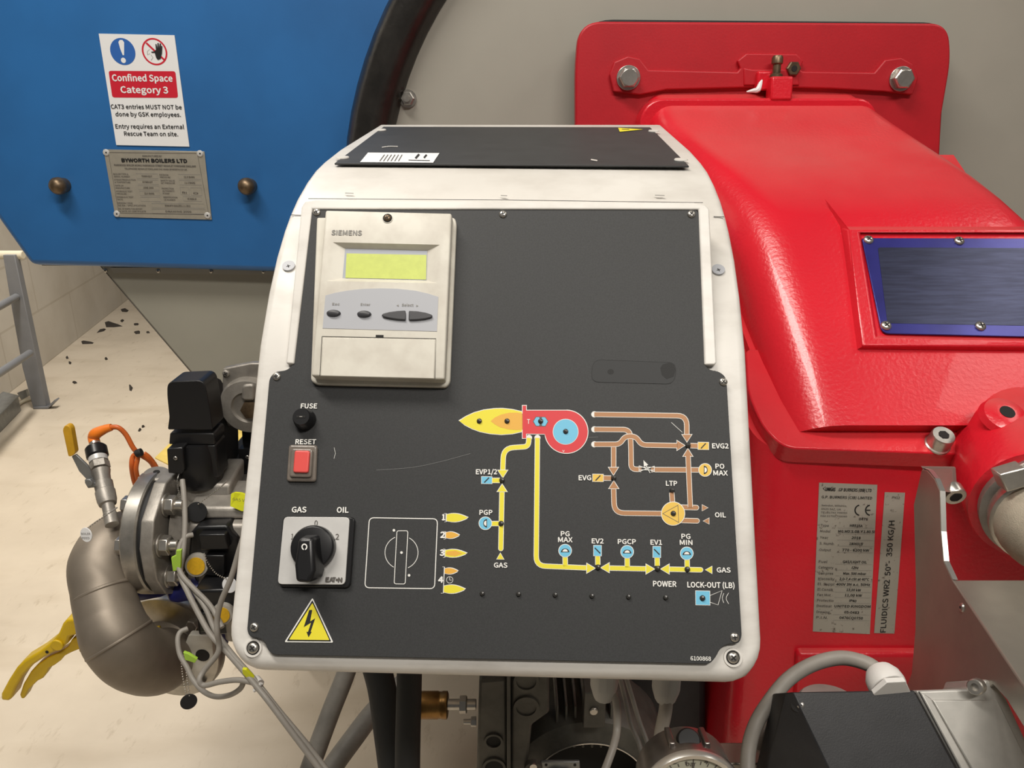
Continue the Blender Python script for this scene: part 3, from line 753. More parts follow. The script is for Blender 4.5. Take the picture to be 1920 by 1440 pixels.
b.m(M_ink2).paint(D([(545, 136), (605, 138), (623, 166), (605, 198), (545, 196), (526, 166)]), FACE, LV[5]); b.m(M_pbl).paint(D([(547, 140), (566, 140), (572, 166), (566, 193), (547, 193), (531, 166)]), FACE, LV[6]); b.paint(D([(584, 140), (603, 141), (619, 166), (603, 194), (584, 193), (578, 166)]), FACE, LV[6])
# gas pipes
pipe([(328, 955), (331, 800), (335, 595)], M_yel, cap='a'); arrow(336, 556, 'u', M_yel)
pipe([(503, 268), (497, 322), (345, 332), (340, 470)], M_yel, 62); arrow(340, 514, 'd', M_yel)
pipe([(555, 268), (547, 1062), (862, 1075)], M_yel, 60); arrow(912, 1077, 'r', M_yel, 50)
pipe([(1000, 1076), (1232, 1081)], M_yel); arrow(950, 1074, 'l', M_yel, 50); arrow(1280, 1082, 'r', M_yel, 50)
pipe([(1372, 1083), (1568, 1087)], M_yel, cap='b'); arrow(1322, 1082, 'l', M_yel, 50)
for x, y0, y1 in ((727, 1000, 1066), (929, 1000, 1056), (1112, 1008, 1072), (1298, 1008, 1062), (1484, 1020, 1080)): pipe([(x, y0), (x + 1, y1)], M_yel, lv=1)
pipe([(268, 800), (316, 800)], M_yel); pipe([(270, 532), (322, 532)], M_yel)
tri((325, 984), (304, 1020), (346, 1021), M_yel); tri((1600, 1087), (1638, 1066), (1638, 1109), M_yel)
for x, y in ((503, 268), (555, 268), (908, 122), (908, 215), (908, 308)): b.m(M_wink).paint(circ_px(*zd(x, y), 19 * .302), FACE, LV[1])
# oil pipes
pipe([(908, 215), (1128, 217), (1135, 300), (1137, 462), (1200, 464)], M_brn, 50, lv=1)
pipe([(1260, 465), (1565, 467)], M_brn)
pipe([(908, 122), (1482, 131), (1482, 255)], M_brn, 60, lv=1); arrow(1483, 292, 'd', M_brn, 44)
pipe([(908, 308), (1066, 308), (1098, 258), (1166, 258), (1200, 312), (1425, 316)], M_brn, 38, lv=3); arrow(1468, 315, 'r', M_brn, 46)
pipe([(1028, 318), (1028, 455)], M_brn, lv=1); arrow(1027, 498, 'd', M_brn, 46)
pipe([(1028, 582), (1032, 734), (1335, 738)], M_brn, 62); arrow(1029, 536, 'u', M_brn, 46)
pipe([(1490, 380), (1504, 698)], M_brn, lv=5); arrow(1489, 336, 'u', M_brn, 46)
pipe([(1440, 698), (1542, 701)], M_brn, cap='b'); pipe([(1440, 780), (1546, 783)], M_brn, cap='b'); pipe([(1389, 608), (1393, 672)], M_brn)
pipe([(960, 517), (1012, 518)], M_brn); pipe([(1505, 316), (1555, 318)], M_brn)
tri((1612, 702), (1578, 684), (1578, 720), M_brn); tri((1586, 784), (1620, 766), (1620, 802), M_brn)
# adjustable valve
b.m(M_wink).stroke(D([(1187, 441), (1280, 478)]), 1.2, FACE, LV[6]).stroke(D([(1187, 476), (1280, 444)]), 1.2, FACE, LV[6]).stroke(D([(1186, 450), (1281, 450)]), 1.2, FACE, LV[6]).stroke(D([(1186, 466), (1281, 468)]), 1.2, FACE, LV[6]).stroke(D([(1186, 440), (1186, 478)]), 1.2, FACE, LV[6]).stroke(D([(1281, 442), (1281, 480)]), 1.2, FACE, LV[6]).stroke(D([(1254, 486), (1226, 432)]), 1.3, FACE, LV[6]).paint(D([(1213, 406), (1243, 436), (1216, 446)]), FACE, LV[7])
# symbols
valve_box(209, 509, 272, 552, M_pbl, [(225, 545), (255, 515)]); valve_box(899, 494, 963, 539, M_pyo, [(916, 533), (946, 501)]); valve_box(1553, 296, 1617, 340, M_pyo, [(1570, 334), (1600, 302)])
valve_box(905, 936, 951, 1000, M_pbl, [(911, 950), (945, 985)]); valve_box(1273, 942, 1319, 1010, M_pbl, [(1279, 958), (1313, 993)])
for x, y, col, an in ((232, 798, M_pbl, -90), (727, 968, M_pbl, 0), (1112, 975, M_pbl, 0), (1482, 985, M_pbl, 0), (1596, 467, M_pyo, 90)):
    cir(x, y, 38, col); half(x + (6 if an == -90 else -4 if an == 90 else 0), y + (6 if an == 0 else 0), 17, an)
cir(1397, 738, 71, M_pyo, 6)
b.m(M_ink2).stroke(D([(1333, 738), (1427, 686), (1432, 793)]), 1.1, FACE, LV[8], closed=True)
b.m(M_wink).paint(D([(1535, 1215), (1627, 1217), (1628, 1308), (1536, 1306)]), FACE, LV[1]); b.m(M_pbl).paint(D([(1538, 1218), (1624, 1220), (1625, 1305), (1539, 1303)]), FACE, LV[2])
b.m(M_wink).stroke(D([(1627, 1246), (1701, 1216), (1676, 1305), (1627, 1288)]), .9, FACE, LV[1]).stroke(path_px(D([(1712, 1232), (1700, 1262), (1712, 1292)]), 8), .9, FACE, LV[1]).stroke(path_px(D([(1742, 1230), (1722, 1264), (1742, 1298)]), 10), .9, FACE, LV[1])
td = lambda s, x0, y0, x1, y1, h=29, bd=.045: b.text(s, FACE, zd(x0, y0), zd(x1, y1), h * .302, LV[6], bd)
b.m(M_wink)
for a in (('EVP1/2', 174, 493, 304, 493), ('PGP', 196, 745, 275, 745), ('GAS', 285, 1072, 368, 1073), ('PG', 701, 877, 754, 878), ('MAX', 684, 914, 772, 915), ('EV2', 893, 922, 965, 923), ('PGCP', 1055, 926, 1166, 927), ('EV1', 1258, 930, 1328, 931), ('PG', 1450, 893, 1504, 894), ('MIN', 1440, 931, 1517, 932), ('POWER', 1274, 1189, 1417, 1192, 33), ('LOCK-OUT (LB)', 1487, 1195, 1778, 1200, 33), ('GAS', 1669, 1102, 1754, 1103), ('OIL', 1658, 760, 1724, 761), ('LTP', 1354, 564, 1422, 565), ('EVG', 812, 530, 888, 530), ('PO', 1661, 458, 1715, 459), ('MAX', 1648, 500, 1736, 501), ('EVG2', 1641, 332, 1741, 333)): td(*a)
td('T', 491, 181, 509, 181, 29, .01); td('v', 710, 355, 724, 355, 14, .03)
tp = lambda s, x0, y0, x1, y1, h, bd=.045: b.text(s, FACE, (x0, y0), (x1, y1), h, LV[6], bd)
tp('FUSE', 564, 765.5, 594, 765.5, 8.6); tp('RESET', 554, 832.5, 592, 832.5, 8.6); tp('GAS', 547, 960.5, 574, 960.5, 10); tp('OIL', 631.5, 961, 653, 961, 10)
tp('1', 829, 975, 834, 975, 10.5, .08); tp('2', 826, 1008, 834, 1008, 10.5, .08); tp('3', 825, 1041.5, 833, 1041.5, 10.5, .08); tp('4', 822, 1092, 830.5, 1092, 10.5, .08); tp('6100868', 1295, 1238, 1333, 1239, 7.5, .03)
# flame steps and the rotary symbol
for x0, x1, y, h, col in ((944, 1040, 675, 18, M_yel), (941, 1002, 751, 14, M_ora), (939, 1035, 830, 17, M_yel), (937, 996, 907, 13, M_ora), (934, 1028, 986, 18, M_yel)):
    o_ = [(x0, y - h * .7)] + [(x0 + (x1 - x0) * k / 10, y - h * (.7 + .3 * math.sin(math.pi * min(1, k / 6)) if k < 4 else math.cos(math.pi / 2 * (k - 3.5) / 6.5))) for k in range(1, 11)]
    o2_ = [(p[0], 2 * y - p[1]) for p in reversed(o_)]
    pl_ = [z3(*p) for p in o_ + o2_[1:]]
    b.m(M_wink).paint([z3(p[0] + (3 if p[0] > x0 + 5 else -2), p[1] + (2.5 if p[1] > y else -2.5)) for p in o_ + o2_[1:]], FACE, LV[1]); b.m(col).paint(pl_, FACE, LV[2])
b.m(M_ora).paint([z3(*p) for p in [(942, 830), (950, 822), (985, 818), (1015, 830), (985, 842), (950, 838)]], FACE, LV[3])
b.m(M_wink)
for pts in ([(937, 657), (945, 657), (945, 693), (937, 693)], [(934, 736), (942, 736), (942, 768), (934, 768)], [(931, 812), (939, 812), (939, 848), (931, 848)], [(929, 889), (937, 889), (932, 1004), (922, 1004)]): b.stroke([z3(*p) for p in pts], 1.1, FACE, LV[3])
R2 = lambda pts, w, r=0: b.stroke(round_px([z3(*p) for p in pts], r) if r else [z3(*p) for p in pts], w, FACE, LV[1], closed=True)
R2(circ_px(960, 946, 14, 14, 22), .9); b.stroke([z3(960, 935), z3(960, 947), z3(969, 947)], .9, FACE, LV[1])
R2([(610, 675), (907, 680), (894, 984), (590, 980)], 1.7, 9)
ca = [z3(*p) for p in circ_px(750, 827, 72, 72, 22, -62, 67)]; cb = [z3(*p) for p in circ_px(750, 827, 72, 72, 22, 118, 247)]
b.stroke(ca, 1.2, FACE, LV[1]); b.stroke(cb, 1.2, FACE, LV[1])
R2([(730, 732), (778, 732), (766, 964), (718, 963)], 1.3, 4)
for x, y in ((717, 730), (750, 827), (783, 926)): b.paint(circ_px(*z3(x, y), 2.5, n=14), FACE, LV[2])
# wear
b.m(M_scr).stroke([z3(*p) for p in path_px([(640, 468), (800, 458), (920, 432), (1050, 396)], 60)], .8, FACE, LV[0]); b.m(M_wink).stroke([z3(457, 370), z3(462, 395), z3(456, 418)], .6, FACE, LV[0]); b.stroke([zd(1386, 172), zd(1455, 234)], .8, FACE, LV[0]); b.m(M_scr).stroke([zd(870, 266), zd(930, 262)], .7, FACE, LV[0])
b.m(M_smudge).paint(round_px([(1112, 674), (1269, 680), (1264, 720), (1108, 716)], 16), FACE, LV[0]); b.m(M_spot).paint([(1238, 690), (1243, 683), (1256, 680), (1264, 684), (1267, 694), (1263, 706), (1250, 711), (1241, 703)], FACE, LV[1]).paint(circ_px(1145, 697, 6, 5), FACE, LV[1]); b.stroke(round_px([(1112, 674), (1269, 680), (1264, 720), (1108, 716)], 16), .6, FACE, LV[1], closed=True)
b.m(M_ink2)
b.build('printed_diagram', fascia, smooth=False, recalc=False, label='printed gas and oil pipe diagram with lettering')
# hazard triangle sticker
b = B()
b.m(M_wink).plate(round_px([z3(362, 1024), z3(453, 1219), z3(240, 1217)], 3), FACE, .0004, .0022); b.m(M_ink).paint(round_px([z3(362, 1034), z3(444, 1214), z3(250, 1212)], 2), FACE, .0024); b.m(M_yel).paint(round_px([z3(362, 1046), z3(436, 1208), z3(260, 1206)], 2), FACE, .0025)
b.m(M_ink).paint([z3(*p) for p in [(348, 1077), (361, 1077), (352, 1127), (374, 1113), (354, 1172), (359, 1172), (345, 1196), (336, 1172), (343, 1172), (356, 1132), (324, 1152)]], FACE, .0026)
b.build('hazard_triangle', fascia, smooth=False, recalc=False, label='yellow high voltage triangle sticker')
for x, y, r in ((195, 165, 17), (367, 165, 17), (575, 166, 17), (730, 230, 17), (335, 531, 17), (330, 800, 17), (930, 1071, 17), (1300, 1079, 17), (1484, 1084, 17), (1488, 316, 17), (1028, 517, 16), (1390, 594, 15), (1397, 738, 17), (1578, 1262, 17), (213, 1234, 15), (438, 1237, 15), (665, 1242, 15), (893, 1249, 15), (1120, 1254, 15), (1350, 1258, 15)):
    b = B(); b.m(M_led).lathe(FACE.hit(*zd(x, y), .0015), FACE.n, [(.0019 * r / 17, 0), (.0019 * r / 17, .0012), (.0013, .0020), (.0001, .0023)], 14, capb=False); b.build('indicator_lamp', fascia)
# glands under the cabinet with a mounting arm back to the burner
for x0, x1, y0 in ((1107, 1160, 1276), (1223, 1277, 1280)):
    z = .60; c = W((x0 + x1) / 2, y0 - 6, z); rad = (x1 - x0) / 2 * z / FPX
    b = B(); b.m(M_gland).lathe(c + V((0, 0, .012)), (0, 0, -1), [(rad, 0), (rad, .018), (rad * .93, .022), (rad * .70, .031), (rad * .6, .0315)], 12); b.build('cable_gland', cab, .0006)
b = B(); b.m(M_ladder).box((.0, .75, 1.085), (.05, 0, 0), (0, .10, 0), (0, 0, .02)); b.box((.10, 1.0, 1.085), (.16, 0, 0), (0, .03, 0), (0, 0, .02)); b.box((0.0, .9, 1.085), (.05, 0, 0), (0, .12, 0), (0, 0, .02)); b.build('mounting_arm', cab, .002)

# ---------------------------------------------------------------- burner
burner = thing('burner', 'large red industrial burner bolted to the grey furnace front, with blue window plate', 'burner', (.45, 1.0, .62))
FLG = at_y(1.30)
fl_px = round_px([(1086, 40), (1778, 44), (1784, 110), (1766, 215), (1745, 640), (1080, 640), (1079, 130)], [70, 60, 40, 0, 0, 0, 30], 8)
b = B(); b.m(M_redflat).plate(fl_px, FLG, .028); b.build('flange_plate', burner, .003)
b = B(); b.m(M_blackm).plate(round_px([(1090, 36), (1781, 42), (1766, 215), (1740, 640), (1084, 640)], [60, 50, 0, 0, 0], 8), at_y(1.332), .035); b.build('gasket', burner, .002, label='dark gasket behind the red flange')
# raised ribs of the flange
b = B(); b.m(M_redflat)
def rib(pts, w, th=.010):
    P = [V((x, y, 0)) for x, y in pts]; N = len(P); L = []; R = []
    for i in range(N):
        d = (P[min(i + 1, N - 1)] - P[max(i - 1, 0)]).normalized(); nn = V((-d.y, d.x, 0)); L.append(P[i] + nn * w / 2); R.append(P[i] - nn * w / 2)
    for i in range(N - 1):
        b.plate([(q.x, q.y) for q in (L[i], L[i + 1], R[i + 1], R[i])], FLG, th, th)
outl = [(1150, 172), (1143, 140), (1152, 116), (1178, 105), (1200, 110), (1216, 131), (1383, 135), (1389, 128), (1383, 114), (1400, 100), (1494, 101), (1507, 114), (1499, 130), (1506, 134), (1640, 136), (1660, 112), (1690, 108), (1712, 120), (1722, 146), (1712, 178), (1660, 172), (1560, 166), (1480, 164), (1400, 164), (1250, 168), (1200, 178)]
b.plate(outl, FLG, .010, .009)
b.plate([(1395, 127), (1410, 130), (1495, 130), (1500, 160), (1395, 160)], FLG, .004, .012)
b.build('flange_rib', burner, .0035, 3)
for x, y in ((1178, 146), (1689, 148)):
    b = B(); c = FLG.hit(x, y, .009)
    b.m(M_steel).cyl(c, (0, -1, 0), .0185, .003, 24).hexp(c + V((0, -.003, 0)), (0, -1, 0), .0160, .012).cyl(c, (0, -1, 0), .0125, .0155, 20); b.build('bolt', burner, .0006)
# lip plane and hood
LIP = Pl(W(1620, 842, .833), (0, -math.sin(math.radians(30)), math.cos(math.radians(30))))
HF = Pl((0, .955, 1.45 - .132), (0, -.701, .713))
STA = [(1.300, .038, .208, .556), (1.20, -.004, .216, .585), (1.12, -.039, .236, .615), (1.06, -.066, .256, .640), (1.015, -.090, .270, .660), (.980, -.112, .279, .672), (.950, -.138, .286, .684), (.90, -.187, .292, .694), (.84, -.246, .297, .700), (.772, -.313, .300, .704)]
def hood_pt(Y):
    return Y
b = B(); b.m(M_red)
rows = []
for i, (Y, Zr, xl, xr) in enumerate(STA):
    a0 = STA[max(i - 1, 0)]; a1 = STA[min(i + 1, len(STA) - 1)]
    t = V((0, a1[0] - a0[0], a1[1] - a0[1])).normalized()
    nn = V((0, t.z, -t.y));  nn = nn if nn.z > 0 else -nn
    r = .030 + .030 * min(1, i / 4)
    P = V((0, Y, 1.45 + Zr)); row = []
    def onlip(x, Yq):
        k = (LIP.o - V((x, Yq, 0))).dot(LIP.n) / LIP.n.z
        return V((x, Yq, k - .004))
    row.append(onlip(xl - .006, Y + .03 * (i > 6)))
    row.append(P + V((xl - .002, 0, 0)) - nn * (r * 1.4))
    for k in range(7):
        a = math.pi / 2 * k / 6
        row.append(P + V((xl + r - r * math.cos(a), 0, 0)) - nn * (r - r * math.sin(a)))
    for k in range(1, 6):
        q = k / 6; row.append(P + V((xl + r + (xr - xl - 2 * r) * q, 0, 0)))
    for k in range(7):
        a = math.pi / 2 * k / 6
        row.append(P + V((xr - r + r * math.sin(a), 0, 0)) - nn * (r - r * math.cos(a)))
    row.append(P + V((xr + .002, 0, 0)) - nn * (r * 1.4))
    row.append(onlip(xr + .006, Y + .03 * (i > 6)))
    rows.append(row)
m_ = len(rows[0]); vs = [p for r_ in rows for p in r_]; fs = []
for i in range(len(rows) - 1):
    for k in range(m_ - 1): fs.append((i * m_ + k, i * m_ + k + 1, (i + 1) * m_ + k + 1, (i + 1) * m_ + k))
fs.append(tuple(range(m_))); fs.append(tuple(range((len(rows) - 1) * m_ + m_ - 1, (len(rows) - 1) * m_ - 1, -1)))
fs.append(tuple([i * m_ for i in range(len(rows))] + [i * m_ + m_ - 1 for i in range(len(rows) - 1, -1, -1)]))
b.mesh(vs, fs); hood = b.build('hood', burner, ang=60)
# collar step where the hood meets the flange
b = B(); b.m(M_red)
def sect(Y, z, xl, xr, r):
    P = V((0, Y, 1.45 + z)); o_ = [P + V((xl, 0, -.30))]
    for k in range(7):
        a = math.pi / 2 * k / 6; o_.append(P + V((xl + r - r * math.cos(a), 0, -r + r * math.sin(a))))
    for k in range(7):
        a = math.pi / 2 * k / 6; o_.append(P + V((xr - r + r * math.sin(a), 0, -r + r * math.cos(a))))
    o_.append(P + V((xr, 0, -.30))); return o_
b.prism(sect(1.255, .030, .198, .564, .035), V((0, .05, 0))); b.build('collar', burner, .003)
# hinge lug, pin, plug
b = B(); b.m(M_red); c0 = W(1432, 165, 1.205)
b.box(W(1461, 166, 1.185), (.0165, 0, 0), (0, .014, 0), (0, .002, .017)); b.box(W(1434, 152, 1.20), (.015, 0, 0), (0, .012, 0), (0, 0, .014)); b.build('hinge_lug', burner, .003)
b = B(); c = W(1456, 140, 1.178); b.m(M_bronze).lathe(c + V((0, 0, -.012)), (0, .1, 1), [(.0095, 0), (.0095, .012), (.006, .014), (.006, .026), (.0085, .028), (.0085, .036), (.007, .039)], 16); b.build('hinge_pin', burner)
b = B(); c = FLG.hit(1486, 129, .009); b.m(M_bronze).hexp(c, (0, -1, 0), .0110, .008).m(M_hole).cyl(c + V((0, -.008, 0)), (0, -1, 0), .0045, .0008, 12); b.build('plug', burner)
b = B(); b.m(M_paper); c = W(1422, 172, 1.19)
b.tube([W(1400, 172, 1.185), W(1412, 170, 1.183), W(1421, 168, 1.18), W(1426, 156, 1.18), W(1429, 150, 1.18)], .0032, 8, 4, rs=[.001, .003, .0045, .003, .001])
b.build('sealant', burner, label='blob of pale sealant by the hinge lug')
# window frame on the slanting front
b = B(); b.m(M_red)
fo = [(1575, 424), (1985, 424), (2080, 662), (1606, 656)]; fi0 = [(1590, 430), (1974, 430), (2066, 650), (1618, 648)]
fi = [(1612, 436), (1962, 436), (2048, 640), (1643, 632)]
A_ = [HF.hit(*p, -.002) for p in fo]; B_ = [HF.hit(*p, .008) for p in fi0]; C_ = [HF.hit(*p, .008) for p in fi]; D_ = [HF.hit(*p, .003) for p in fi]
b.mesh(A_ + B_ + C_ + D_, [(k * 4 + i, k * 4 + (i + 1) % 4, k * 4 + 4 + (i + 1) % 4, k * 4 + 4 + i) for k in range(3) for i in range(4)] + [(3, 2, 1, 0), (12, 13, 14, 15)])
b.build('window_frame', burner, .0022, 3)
# ridge running up from the frame's corner into the hood
b = B(); b.m(M_red); b.mesh([HF.hit(1575, 424, -.002), HF.hit(1606, 656, -.002), HF.hit(1592, 430, .008), HF.hit(1616, 650, .008), HF.hit(1546, 372, -.004), HF.hit(1560, 400, -.004)], [(0, 2, 3, 1), (4, 2, 0), (4, 5, 2)]); b.build('frame_ridge', burner)
wp = [(1616, 446), (1956, 447), (2038, 634), (1654, 625)]
b = B(); b.m(M_film).plate(round_px(wp, [4, 4, 14, 14]), HF, .002, .0065); win = b.build('window_plate', burner, .0006, label='dark blue cover plate edged with blue film')
b = B(); b.m(M_brush).plate(round_px([(1646, 464), (1938, 465), (2006, 612), (1664, 606)], 5), HF, .0004, .0068); b.build('brushed_panel', win)
for x, y in ((1628, 450), (1798, 452), (1661, 611), (1838, 612), (1945, 453), (2016, 614)):
    b = B(); b.screw(HF.hit(x, y, .0066), HF.n, .0060, M_steel, M_hole, rot=random.uniform(0, 1.5)); b.build('screw', win)
# lip
LV2 = round_px([(1398, 655), (1402, 735), (1430, 800), (1470, 840), (1792, 851), (2205, 868), (2085, 655)], [10, 25, 40, 50, 4, 4, 4], 8)
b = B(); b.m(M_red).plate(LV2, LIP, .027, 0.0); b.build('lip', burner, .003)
b = B(); c = LIP.hit(1757, 834, 0); n_ = LIP.n
b.m(M_steel).lathe(c, n_, [(.0135, 0), (.0135, .002), (.0122, .003), (.0122, .016), (.0112, .0178), (.0055, .0178), (.0055, .012)], 24, capb=True); b.m(M_hole).cyl(c + n_ * .0179, n_, .0056, .0005, 6); b.build('cap_screw', burner)
# lower housing
LH = facing(W(1580, 1050, .885), 5, 0)
k0 = LH.hit(1500, 862, 0); k1 = LH.hit(1500, 1500, 0)
def lh_sec(Z):
    t = (Z - k1.z) / (k0.z - k1.z); yf = k1.y + (k0.y - k1.y) * t
    xl = .268; xr = .71; r = .038
    o_ = [V((xl, 1.29, Z))]
    for k in range(8):
        a = math.pi / 2 * k / 7; o_.append(V((xl + r - r * math.cos(a), yf + r - r * math.sin(a), Z)))
    o_ += [V((xr, yf, Z)), V((xr, 1.29, Z))]
    return o_
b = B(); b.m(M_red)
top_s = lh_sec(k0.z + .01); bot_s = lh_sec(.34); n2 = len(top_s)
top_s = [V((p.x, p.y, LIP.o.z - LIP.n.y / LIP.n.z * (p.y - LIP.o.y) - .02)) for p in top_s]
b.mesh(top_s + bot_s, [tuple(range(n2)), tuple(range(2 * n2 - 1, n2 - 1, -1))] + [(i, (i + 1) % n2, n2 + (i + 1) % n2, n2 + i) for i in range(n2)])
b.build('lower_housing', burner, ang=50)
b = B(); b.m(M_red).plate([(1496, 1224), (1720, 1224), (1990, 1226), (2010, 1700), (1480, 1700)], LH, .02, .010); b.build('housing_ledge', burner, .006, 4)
b = B(); b.m(M_ladder).box((.5, 1.03, .17), (.2, 0, 0), (0, .2, 0), (0, 0, .17)); b.build('plinth', burner, .01)
# dome for the air hose
ds = W(1885, 828, .87); de = W(1948, 952, .745); da = (de - ds).normalized(); dl_ = (de - ds).length
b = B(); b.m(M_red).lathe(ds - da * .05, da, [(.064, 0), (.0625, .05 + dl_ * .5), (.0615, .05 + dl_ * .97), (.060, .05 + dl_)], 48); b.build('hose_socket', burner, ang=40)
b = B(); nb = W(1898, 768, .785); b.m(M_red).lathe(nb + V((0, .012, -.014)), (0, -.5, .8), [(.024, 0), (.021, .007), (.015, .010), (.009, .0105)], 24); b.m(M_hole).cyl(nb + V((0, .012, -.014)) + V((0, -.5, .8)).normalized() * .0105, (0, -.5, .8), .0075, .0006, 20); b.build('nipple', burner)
# labels
rl = B(); rl.m(M_label).plate([(1536, 905), (1645, 909), (1631, 1189), (1524, 1184)], LH, .0004, .0008)
rlab = rl.build('rating_label', burner, label='worn grey rating label on the red housing')
zl = lambda x, y: (1480 + x * .23609, 880 + y * .23611)
b = B(); o1 = .0011
tl = lambda s, x0, y0, x1, y1, h, bd=.03: b.text(s, LH, zl(x0, y0), zl(x1, y1), h * .236, o1, bd)
b.m(M_ink); tl('UNIGAS', 288, 171, 364, 173, 26, .06); tl('.GP BURNERS (CIB) LTD', 386, 174, 652, 180, 24, .03); b.stroke([zl(290, 138), zl(268, 152), zl(290, 172)], .8, LH, o1); tl('G.P. BURNERS (CIB) LIMITED', 256, 229, 656, 239, 20, .03)
b.m(M_ink2)
for i, s in enumerate(('Swindon, Wiltshire,', 'SN25 5AZ, UK', 'TEL 01793 709050', 'FAX 01793 709060')): tl(s, 254 - i * 2, 293 + i * 28, 458 if i != 1 else 410, 298 + i * 28, 14, .01)
b.m(M_ink)
for cx in (562, 646): b.stroke([zl(*p) for p in circ_px(cx, 325, 40, 40, 16, 100, 260)], 2.4, LH, o1)
b.stroke([zl(612, 325), zl(644, 325)], 2.2, LH, o1); tl('0476', 552, 404, 622, 406, 20)
for i, (l, rt, y, x0, x1) in enumerate((('Type', 'HR515A', 456, 480, 580), ('Model', 'MG.MD.S.GB.Y.1.80.SI', 502, 388, 676), ('Year', '2018', 552, 494, 564), ('S. Numb.', '1806015', 600, 476, 580), ('Output', '770 - 6200 kW', 650, 420, 632), ('Fuel', 'GAS/LIGHT OIL', 744, 424, 614), ('Category', 'I2H', 790, 496, 544), ('Gas pres', 'Max. 500 mbar', 836, 428, 608), ('Viscosity', '2,0-7,4 cSt at 40°C', 880, 398, 632), ('El. Suppl', '400V 3N a.c. 50Hz', 922, 372, 640), ('El.Consu', '13,00 kW', 966, 454, 566), ('Fan Mot', '11,00 kW', 1008, 440, 574), ('Protectio', 'IP40', 1052, 476, 530), ('Destinat', 'UNITED KINGDOM', 1096, 358, 642), ('Drawing', '05-0483', 1144, 436, 552), ('P.I.N.', '0476CQ0750', 1188, 398, 582))):
    xs = 246 - (y - 456) * .045
    b.m(M_ink2); tl(l, xs, y - 3, xs + 13 * len(l) + 14, y + 1, 19, .02); b.m(M_ink); tl(rt, x0, y, x1, y + 4, 19, .04)
    b.m(M_inkg).stroke([zl(384 - (y - 456) * .05, y + 10), zl(672 - (y - 456) * .05, y + 14)], .5, LH, o1)
b.build('lettering', rlab, smooth=False, recalc=False)
rl = B(); rl.m(M_label).plate([(1659, 923), (1697, 924), (1677, 1188), (1639, 1187)], LH, .0004, .0008); fl2 = rl.build('flow_label', burner, label='narrow grey label lettered upwards beside the rating label')
b = B(); b.m(M_ink); b.text('FLUIDICS WR2  50°-  350 KG/H', LH, zl(764, 1294), zl(836, 408), 42 * .236, o1, .03); b.m(M_ink2); tl('PH12', 815, 232, 876, 236, 18); b.build('lettering', fl2, smooth=False, recalc=False)

# ---------------------------------------------------------------- braided hose
hz = W(1948, 935, .745)
hdir = V((.25, -.55, -.80)).normalized()
hose = thing('braided_hose', 'pale braided flexible hose clamped to the red socket at the right edge', 'hose', hz)
b = B(); b.m(M_cast).lathe(de - da * .004, da, [(.050, 0), (.052, .004), (.052, .014), (.047, .017)], 48); b.build('hose_collar', hose, ang=40)
pp = [de, de + da * .035 + V((.004, 0, 0)), de + da * .05 + V((.03, -.006, .004)), de + da * .05 + V((.08, -.01, .012)), de + da * .04 + V((.16, 0, .03))]
b = B(); b.m(M_braid).tube(pp, .044, 28, 8, rs=[.044, .045, .043, .046, .044]); b.build('sleeve', hose)
ca_ = de + da * .014; cx_ = da
b = B(); b.m(M_steel).lathe(ca_, cx_, [(.0450, 0), (.0468, .001), (.0468, .013), (.0450, .014)], 40); clamp = b.build('hose_clamp', hose)
b = B(); uu = (W(1880, 905, 1) - W(1940, 935, 1)).normalized(); cc = W(1896, 893, .715)
b.m(M_steel).box(cc, V((.010, -.002, .005)), V((-.004, .002, .008)), V((0, .008, 0))); b.cyl2(cc + V((.006, 0, .006)), cc + V((.022, -.004, .020)), .0065, 6); b.build('clamp_screw', clamp, .0015)

# ---------------------------------------------------------------- steel bracket and tray
far = W(1785, 1087, .68); near = W(1930, 1305, .545); near.z = far.z
dd = (near - far); dd.z = 0; dd.normalize()
SIDE = Pl(far, V((dd.y, -dd.x, 0)) if V((dd.y, -dd.x, 0)).x < 0 else V((-dd.y, dd.x, 0)))
br = thing('steel_bracket', 'bare steel folded bracket and tray under the hose at lower right', 'bracket', far)
sp = [(1728, 880), (1738, 882), (1752, 898), (1762, 921), (1764, 997), (1769, 1052), (1785, 1087), (1930, 1304), (1985, 1400), (1985, 1476), (1920, 1364), (1888, 1312), (1862, 1284), (1842, 1300), (1690, 1312), (1709, 1262), (1716, 1180), (1717, 1109), (1713, 946)]
b = B(); b.m(M_sheet).plate(sp, SIDE, .004); b.build('side_plate', br, .0008)
b = B(); b.m(M_edge)
edge = [SIDE.hit(x, y, 0) for x, y in ((1727, 877), (1740, 881), (1753, 897), (1763, 921), (1765, 997), (1770, 1052), (1786, 1087))]
ed2 = [p - SIDE.n * .0045 + V((0, 0, .0003)) for p in edge]
for i in range(len(edge) - 1): b.face([edge[i] + V((0, 0, .0004)), edge[i + 1] + V((0, 0, .0004)), ed2[i + 1], ed2[i]])
b.build('cut_edge', br, recalc=False)
q0 = SIDE.hit(1729, 876, 0); b = B(); b.m(M_sheet)
tp_ = [V((q0.x, q0.y, q0.z)), W(1792, 877, .765), W(1795, 925, .765), SIDE.hit(1762, 921, -.003)]
b.prism(tp_, V((0, .003, 0))); b.build('mounting_tab', br, .0008)
b = B(); c = W(1783, 917, .765); b.m(M_steel).lathe(c, (0.0, -1, -.35), [(.0105, 0), (.0105, .010), (.0097, .0112), (.006, .0112), (.006, .008)], 22); b.m(M_hole).cyl(c + V((0, -1, -.35)).normalized() * .0113, (0.0, -1, -.35), .0058, .0004, 6); b.build('cap_screw', br)
T0 = far; T1 = near
b = B(); b.m(M_sheet).prism([T0, T1 + dd * .12, T1 + dd * .12 + V((.30, 0, 0)), T0 + V((.30, 0, 0))], V((0, 0, -.003))); b.build('tray', br, .0015, 3)
